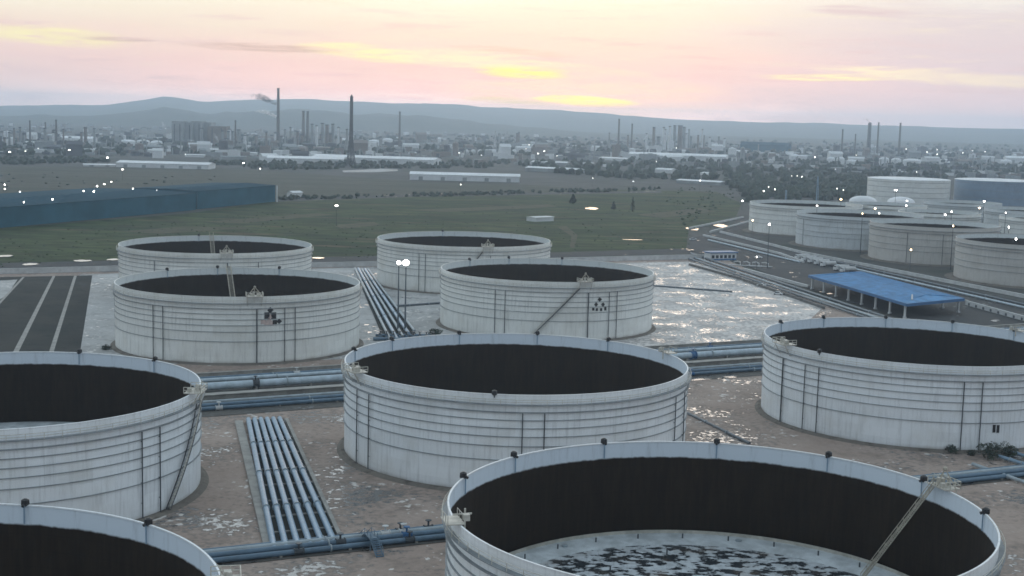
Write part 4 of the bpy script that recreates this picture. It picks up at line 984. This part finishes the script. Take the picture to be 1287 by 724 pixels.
# ------------------------------------------------------------------ far works
FW = 'far works'
def hpx(p, dpx): return dpx/(FOC/p.y)
for x0, y0, x1, y1, hp, dep, lab, Mw in ((515, 226, 653, 229.5, 10, 32, 'long white shed at the far edge of the field', M_farwhite),
        (146, 210, 262, 213, 8, 40, 'long white shed under the lamp at far left', M_farwhite), (105, 209, 145, 209.5, 3, 20, 'low pale shed left of the long white shed at far left', M_farwhite),
        (336, 205, 432, 207, 9, 50, 'pale wide shed left of the lattice tower', M_farwhite), (392, 203, 545, 208, 9, 50, 'pale wide shed behind the lattice tower', M_farwhite),
        (660, 215, 726, 218, 6, 24, 'grey shed right of the long white shed', M_fargrey), (668, 207, 712, 208.5, 5, 24, 'pale roofed shed behind the grey shed', M_fargrey),
        (790, 200, 912, 204, 9, 50, 'widest pale shed of the far centre right', M_farwhite), (752, 201, 792, 203, 4, 30, 'low pale shed joining the widest far shed on its left', M_farwhite),
        (823, 217, 843, 218, 6, 20, 'small pale shed in the woods left of the right tank farm', M_farwhite), (880, 220, 893, 221, 4, 15, 'tiny pale shed in the woods', M_farwhite),
        (850, 230, 905, 233, 5, 20, 'low long shed in front of the woods', M_fargrey), (893, 190, 910, 190.5, 4, 25, 'pale vaulted shed above the widest far shed', M_farwhite), (917, 192, 935, 193, 4, 25, 'pale vaulted shed right of the other vaulted one', M_farwhite),
        (930, 190, 990, 192, 12, 50, 'hazy bluish hall left of the far right stacks', M_bluewall), (75, 180, 116, 181, 9, 40, 'pale windowed hall at far left', M_farwhite), (60, 192, 100, 193, 6, 40, 'low pale hall below the windowed hall', M_farwhite),
        (1190, 208, 1215, 209, 5, 30, 'pale low shed beyond the big blue tank', M_farwhite), (1265, 205, 1300, 206, 9, 40, 'pale shed at the right edge beyond the blue tank', M_farwhite)):
    a_, c_ = G(x0, y0), G(x1, y1); shed('industrial_shed', lab, a_, c_, dep, hpx(a_, hp)*.72, hpx(a_, hp)*.28, Mw, M_farroof if Mw is not M_bluewall else M_bluefar, FW)
def block(label, x0, x1, yb, yt, M, dep=25, name='industrial_block', top=True):
    a_ = G(x0, yb); c_ = G(x1, yb); h = hpx(a_, yb-yt); d = c_-a_
    T = thing(name, label, 'building', (a_+c_)/2, 0, FW); b = MB(); b.box((0, dep/2, h/2), (d.length, dep, h)); b.build('wall', M, T)
    b = MB(); b.box((0, dep/2, h+.4), (d.length*1.02, dep*1.03, .8)); b.build('roof', M_fargrey, T)
    n = max(2, int(d.length/18)); b = MB()
    for k in range(n): b.box((-d.length/2+(k+.5)*d.length/n, -.1, h*.5), (2.2, .3, h*.8))
    b.build('window_band', M_fardark, T); return T
for k in range(4):
    x0 = 217+12*k; lab = ('first', 'second', 'third', 'fourth')[k]
    T = block('tall grey silo block, %s from left of four at far left' % lab, x0, x0+11.4, 182, 153+(k % 2)*1.5, M_fargrey, 40)
block('dark framed process block right of the silo blocks', 263, 282, 183, 159, M_farbrown, 40)
block('low pale block in front of the silo blocks', 205, 225, 188, 183, M_farwhite, 20)
def cyl(name, label, x, yb, yt, wpx, M, group=FW, cat='stack', taper=.65, wpx2=None, dd=None):
    p = G(x, yb); h = hpx(p, yb-yt); r_ = hpx(p, wpx)/2; T = thing(name, label, cat, p, 0, group)
    b = MB(); b.tube([(0, 0, 0), (0, 0, h)], [r_, r_*taper], 14); b.build('shaft', M, T, smooth=True)
    b = MB(); b.tube([(0, 0, h-1.8), (0, 0, h+.3)], r_*taper*1.18, 14); b.build('stack_rim', M_fardark, T); return T
for x, yb, yt, w, lab in ((349.5, 184, 112, 4.6, 'tallest smoking chimney at far left'), (502, 186, 141, 3.4, 'chimney right of the lattice tower'), (381, 182, 140, 4.6, 'left chimney of the stout twin pair'), (386.5, 182, 140.5, 4.6, 'right chimney of the stout twin pair'),
        (71, 185, 151, 3.2, 'dark chimney at far left above the pale hall'), (38, 184, 152, 2.8, 'thin chimney near the left edge'), (57.5, 182, 154, 2.4, 'faint thin chimney between two at left'),
        (777, 188, 150, 3.0, 'left chimney below the yellow sunset gap'), (793.5, 188, 156, 2.8, 'right chimney below the yellow sunset gap'), (1102, 197, 154.5, 2.8, 'middle chimney at far right'), (1129.5, 196, 155, 3.2, 'rightmost chimney at far right'),
        (1057.5, 196, 163, 2.8, 'left chimney of the far right group'), (1074, 196, 169, 2.4, 'short faint chimney of the far right group'), (296, 188, 152, 3.0, 'dark stub chimney right of silo blocks')):
    cyl('chimney', lab, x, yb, yt, w, M_stack)
# columns of the refineries
random.seed(99)
extra_cols = [(random.choice((random.gauss(400, 32), random.gauss(300, 22), random.gauss(845, 35), random.gauss(60, 35), random.uniform(0, 900))), random.uniform(160, 176), random.uniform(2, 4.5)) for _ in range(60)]
cols = extra_cols+[(365, 160, 3), (374, 165, 4), (392, 156, 4), (398, 158, 3.5), (405, 155, 5), (411, 157, 5), (418, 156, 4.5), (425, 160, 3), (358, 163, 3), (821, 160, 4), (827, 172, 6), (841, 159, 3.5), (847, 158, 4), (854, 158, 6.5), (859, 160, 4), (812, 168, 3), (868, 172, 3), (877, 170, 3), (903, 172, 3), (910, 174, 3), (622, 166, 3.5), (652, 162, 2.2), (30, 168, 4), (88, 172, 4), (300, 163, 5), (322, 170, 4), (12, 166, 3)]
for k, (x, yt, w) in enumerate(cols):
    reg = 'left' if x < 330 else ('near the tallest chimney' if x < 500 else ('in the far centre' if x < 700 else 'at the far centre right'))
    cyl('process_vessel', 'hazy slim process column of the works '+reg, x, 184 if x < 700 else 188, yt+(4 if 480 < x < 780 else 0), w, (M_fargrey, M_farbrown, M_fargrey, M_farwhite)[k % 4], 'process columns of the works '+reg, 'column', .85)
# lattice towers
def lattice(label, x, yb, yt, wb, wt, M):
    p = G(x, yb); h = hpx(p, yb-yt); rb_, rt_ = hpx(p, wb)/2, hpx(p, wt)/2; T = thing('lattice_tower', label, 'tower', p, .4, FW); b = MB(); th = max(.35, rt_*.25)
    N = 16; cs = lambda k, f: (lambda r_: (r_*math.cos(PI/4+k*PI/2), r_*math.sin(PI/4+k*PI/2), h*f))(rt_+(rb_-rt_)*(1-f)**3.6)
    for k in range(4): b.tube([cs(k, i/N) for i in range(N+1)], th, 4)
    for i in range(N):
        for k in range(4): b.tube([cs(k, i/N), cs((k+1) % 4, (i+1)/N)], th*.7, 4); b.tube([cs((k+1) % 4, i/N), cs(k, (i+1)/N)], th*.7, 4)
    b.build('tower_frame', M, T); b = MB(); b.tube([(0, 0, 0), (0, 0, h+2)], rt_*.5, 8); b.build('flare_pipe', M_fardark, T)
lattice('tall dark lattice flare tower standing before the pale wide sheds', 441, 209, 122, 15, 3.6, M_fardark)
lattice('lattice stack with a wisp of smoke at far right', 1091, 196, 155, 6, 3.5, M_fardark)
lattice('pale derrick in the far centre', 622, 192, 166, 5, 1.8, M_farwhite)
# spheres and dome tanks
for k in range(8):
    x = 586+8.6*k; p = G(x, 195); r_ = hpx(p, 6.4)/2; T = thing('gas_sphere', 'white gas sphere in a row of eight at far centre', 'sphere tank', p, 0, 'white gas spheres'); b = MB(); b.blob((0, 0, r_*1.25), r_, jit=0, sub=3); b.build('shell', M_farwhite, T, smooth='all')
    for q in range(6): a_ = q*PI/3; b = MB(); b.tube([(r_*.9*math.cos(a_), r_*.9*math.sin(a_), 0), (r_*.9*math.cos(a_), r_*.9*math.sin(a_), r_*1.2)], .5, 5); b.build('leg', M_fargrey, T)
for x, yb, wpx, hp, lab, g in [(160, 183, 20, 7, 'white squat tank of the far left tank row, first', None), (180, 183, 16, 7, '', None), (197, 183, 14, 6, '', None), (244, 186, 12, 6, '', None), (257, 186, 12, 6, '', None), (430, 180, 13, 6, '', None), (455, 182, 12, 6, '', None), (470, 182, 14, 6, '', None), (487, 181, 13, 7, '', None), (545, 185, 9, 4, '', None),
        (1044, 206, 10, 8, 'R', None), (1056, 206, 10, 8, 'R', None), (1070, 206, 12, 5, 'R', None), (1111, 207, 12, 9, 'R', None), (1126, 208, 12, 9, 'R', None), (1146, 208, 22, 8, 'R', None), (970, 197, 10, 5, 'R', None), (996, 198, 14, 5, 'R', None), (1190, 204, 18, 4, 'R', None), (1264, 209, 14, 8, 'R', None)]:
    p = G(x, yb); right = x > 700
    closed_tank('dome_tank', 'small hazy white dome tank of the far right works' if right else 'small hazy white dome tank of the far left works', (p.x, p.y), hpx(p, wpx)/2, hpx(p, hp)*.75, M_farwhite, 'dome tanks far right' if right else 'dome tanks far left', 0, hpx(p, hp)*.3)
# countless smaller blocks of the works and town
protos = {}
def pblock(kind):
    if kind in protos: return protos[kind]
    b = MB()
    if kind == 'block': b.box((0, 0, .5), (1, 1, 1)); b.box((.2, .1, 1.06), (.3, .3, .12)); b.box((0, 0, 1.01), (1.04, 1.04, .03))
    elif kind == 'gable':
        b.box((0, 0, .4), (1, 1, .8)); b.poly([(-.54, -.55, .8), (.54, -.55, .8), (.54, 0, 1.05), (-.54, 0, 1.05)]); b.poly([(-.54, 0, 1.05), (.54, 0, 1.05), (.54, .55, .8), (-.54, .55, .8)]); b.poly([(.5, -.5, .8), (.5, .5, .8), (.5, 0, 1.05)]); b.poly([(-.5, -.5, .8), (-.5, 0, 1.05), (-.5, .5, .8)])
    else: b.tube([(0, 0, 0), (0, 0, 1)], .5, 14); b.tube([(0, 0, 1), (0, 0, 1.12)], [.5, .05], 14)
    protos[kind] = b; return b
def filler(n, x0, x1, y0, y1, reg, seed):
    random.seed(seed); me = {}
    for k in range(n):
        kind = random.choice(('block', 'gable', 'gable', 'round')); M = random.choice((M_farwhite, M_fargrey, M_farbrown, M_farwhite, M_fardark))
        if (kind, M.name) not in me:
            o = pblock(kind).build('works_building', M); me[(kind, M.name)] = o
        else: o = me[(kind, M.name)].copy(); C.objects.link(o)
        x, y = random.uniform(x0, x1), y0+(y1-y0)*random.random()
        y += (x-643)*.0255; p = G(x, y); w = random.uniform(8, 42); h = random.uniform(4, 15)*random.choice((1, 1, 1, 1.7))
        if kind == 'round': w = random.uniform(8, 18)
        o.location = p; o.scale = (w, w if kind == 'round' else random.uniform(8, 22), h); o.rotation_euler = (0, 0, random.choice((.3, .4, .45, .1, -.1)))
        tag(o, 'small hazy building of the works and town at far '+reg, 'building', 'small buildings at far '+reg)
filler(100, -10, 430, 184, 210, 'left', 3); filler(95, 430, 860, 172, 200, 'centre', 4); filler(95, 860, 1300, 174, 196, 'right', 5)

random.seed(64); b = MB()
for k in range(1500):
    x = random.uniform(-30, 1320); dd = 1/random.uniform(1/5600.0, 1/2250.0)
    if 520 < x < 900 and dd < 2700 and random.random() < .7: continue
    a = azel(x, 160)[0]; p = (math.sin(R(a))*dd, math.cos(R(a))*dd); w = random.uniform(5, 20); h = random.uniform(2.5, 6.5)*random.choice((1, 1, 1, 1, 1.8)); q = random.choice((0, 1, 1, 2, 1, 4, 4))
    b.box((p[0], p[1], h/2), (w, random.uniform(6, 16), h), random.choice((.2, .4, -.1)), q)
    if random.random() < .25: b.tube([(p[0]+w, p[1], 0), (p[0]+w, p[1], h*random.uniform(1.5, 3.5))], random.uniform(.6, 1.6), 6, 1)
tag(b.build('far_town', [M_farwhite, M_fargrey, M_farbrown, M_farroof, M_fardark]), 'hazy carpet of tiny buildings and plant across the far plain', 'town', kind='stuff')

# ------------------------------------------------------------------ smoke
def smoke(name, label, pts, rad, color, dens):
    M = bpy.data.materials.new(name+'_volume'); M.use_nodes = True; t = NT(M.node_tree); t.n.clear()
    v = t.new('ShaderNodeVolumePrincipled'); v.inputs['Color'].default_value = tuple(color)+(1,)
    A, B = Vector(pts[0]), Vector(pts[-1]); g = t.new('ShaderNodeNewGeometry').outputs['Position']
    sx = t.new('ShaderNodeSeparateXYZ'); t.l.new(g, sx.inputs[0]); fr = t.math('DIVIDE', t.math('SUBTRACT', sx.outputs[0], A.x), B.x-A.x, clamp=True)
    nz = t.smooth(t.noise(g, .14, 4.0, .6), .36, .66); t.l.new(t.math('MULTIPLY', t.math('MULTIPLY', nz, dens*2.2), t.math('SUBTRACT', 1.0, t.math('MULTIPLY', fr, .85))), v.inputs['Density'])
    o_ = t.new('ShaderNodeOutputMaterial'); t.l.new(v.outputs[0], o_.inputs['Volume'])
    b = MB(); L = [Vector(p) for p in pts]; n = 34; rings = []
    cen = []; rr = []
    for k in range(n):
        f = k/(n-1)*(len(L)-1); i = min(int(f), len(L)-2); p = L[i].lerp(L[i+1], f-i); g = k/(n-1)
        w = (rad[0]+(rad[1]-rad[0])*g)*(1 if g < .7 else 1-.8*(g-.7)/.3); w *= (1+.35*noise.noise(Vector((k*.45, rad[1], 0)))); cen.append(p+Vector((0, 0, 2.5*noise.noise(Vector((k*.3, 5, rad[0])))))); rr.append(w*(.15 if k == n-1 else 1))
    b.tube(cen, rr, 12); o = b.build(name, M); return tag(o, label, 'smoke', kind='stuff')
p0 = G(349.5, 184); D = p0.y; s_ = D/FOC
def off(dx, dyp, base=p0, z0=0): return (base.x+dx*s_, base.y, z0)
def zpix(p, py):
    lo, hi = 0, 400
    for _ in range(40):
        z = (lo+hi)/2
        if to_px((p[0], p[1], z))[1] > py: lo = z
        else: hi = z
    return z
def spt(px, py, base): 
    x = base.x+(px-to_px(base)[0])*base.y/FOC; return (x, base.y, zpix((x, base.y), py))
smoke('smoke_plume', 'dark grey smoke drifting left from the tallest chimney', [spt(347, 131, p0), spt(338, 126, p0), spt(328, 122, p0), spt(314, 119, p0)], (3.2, 9.5), (.16, .18, .21), .15)
smoke('steam_plume', 'white steam drifting left below the dark smoke', [spt(347, 147, p0), spt(340, 143, p0), spt(332, 140.5, p0), spt(320, 139, p0)], (3.2, 5.5), (.97, .97, .97), .26)
p9 = G(1091, 196)
smoke('smoke_plume', 'small dark wisp of smoke above the far right lattice stack', [spt(1090, 152, p9), spt(1087, 150, p9), spt(1081, 149, p9)], (2.0, 4.0), (.3, .32, .34), .06)
for x, y, h_, lab, seed in ((275, 172, 1, 'slanting white steam beside the silo blocks', 0), (210, 158, 1, 'white steam wisp left of the silo blocks', 1)):
    bs = G(x, 186); smoke('steam_plume', lab, [spt(x, y+6, bs), spt(x-3, y+1, bs), spt(x-7, y-5, bs)], (2.2, 3.2), (.97, .97, .97), .12)

# ------------------------------------------------------------------ haze
M = bpy.data.materials.new('haze_air'); M.use_nodes = True; t = NT(M.node_tree); t.n.clear()
v = t.new('ShaderNodeVolumePrincipled'); v.inputs['Color'].default_value = (.64, .81, 1.0, 1); v.inputs['Density'].default_value = 1.05e-4; v.inputs['Anisotropy'].default_value = 0.68
o_ = t.new('ShaderNodeOutputMaterial'); t.l.new(v.outputs[0], o_.inputs['Volume'])
b = MB(); b.box((0, 6400, 89), (16800, 13600, 182))
tag(b.build('haze', M), 'pale evening haze lying over the whole plain', 'haze', kind='stuff')
bpy.context.view_layer.update()
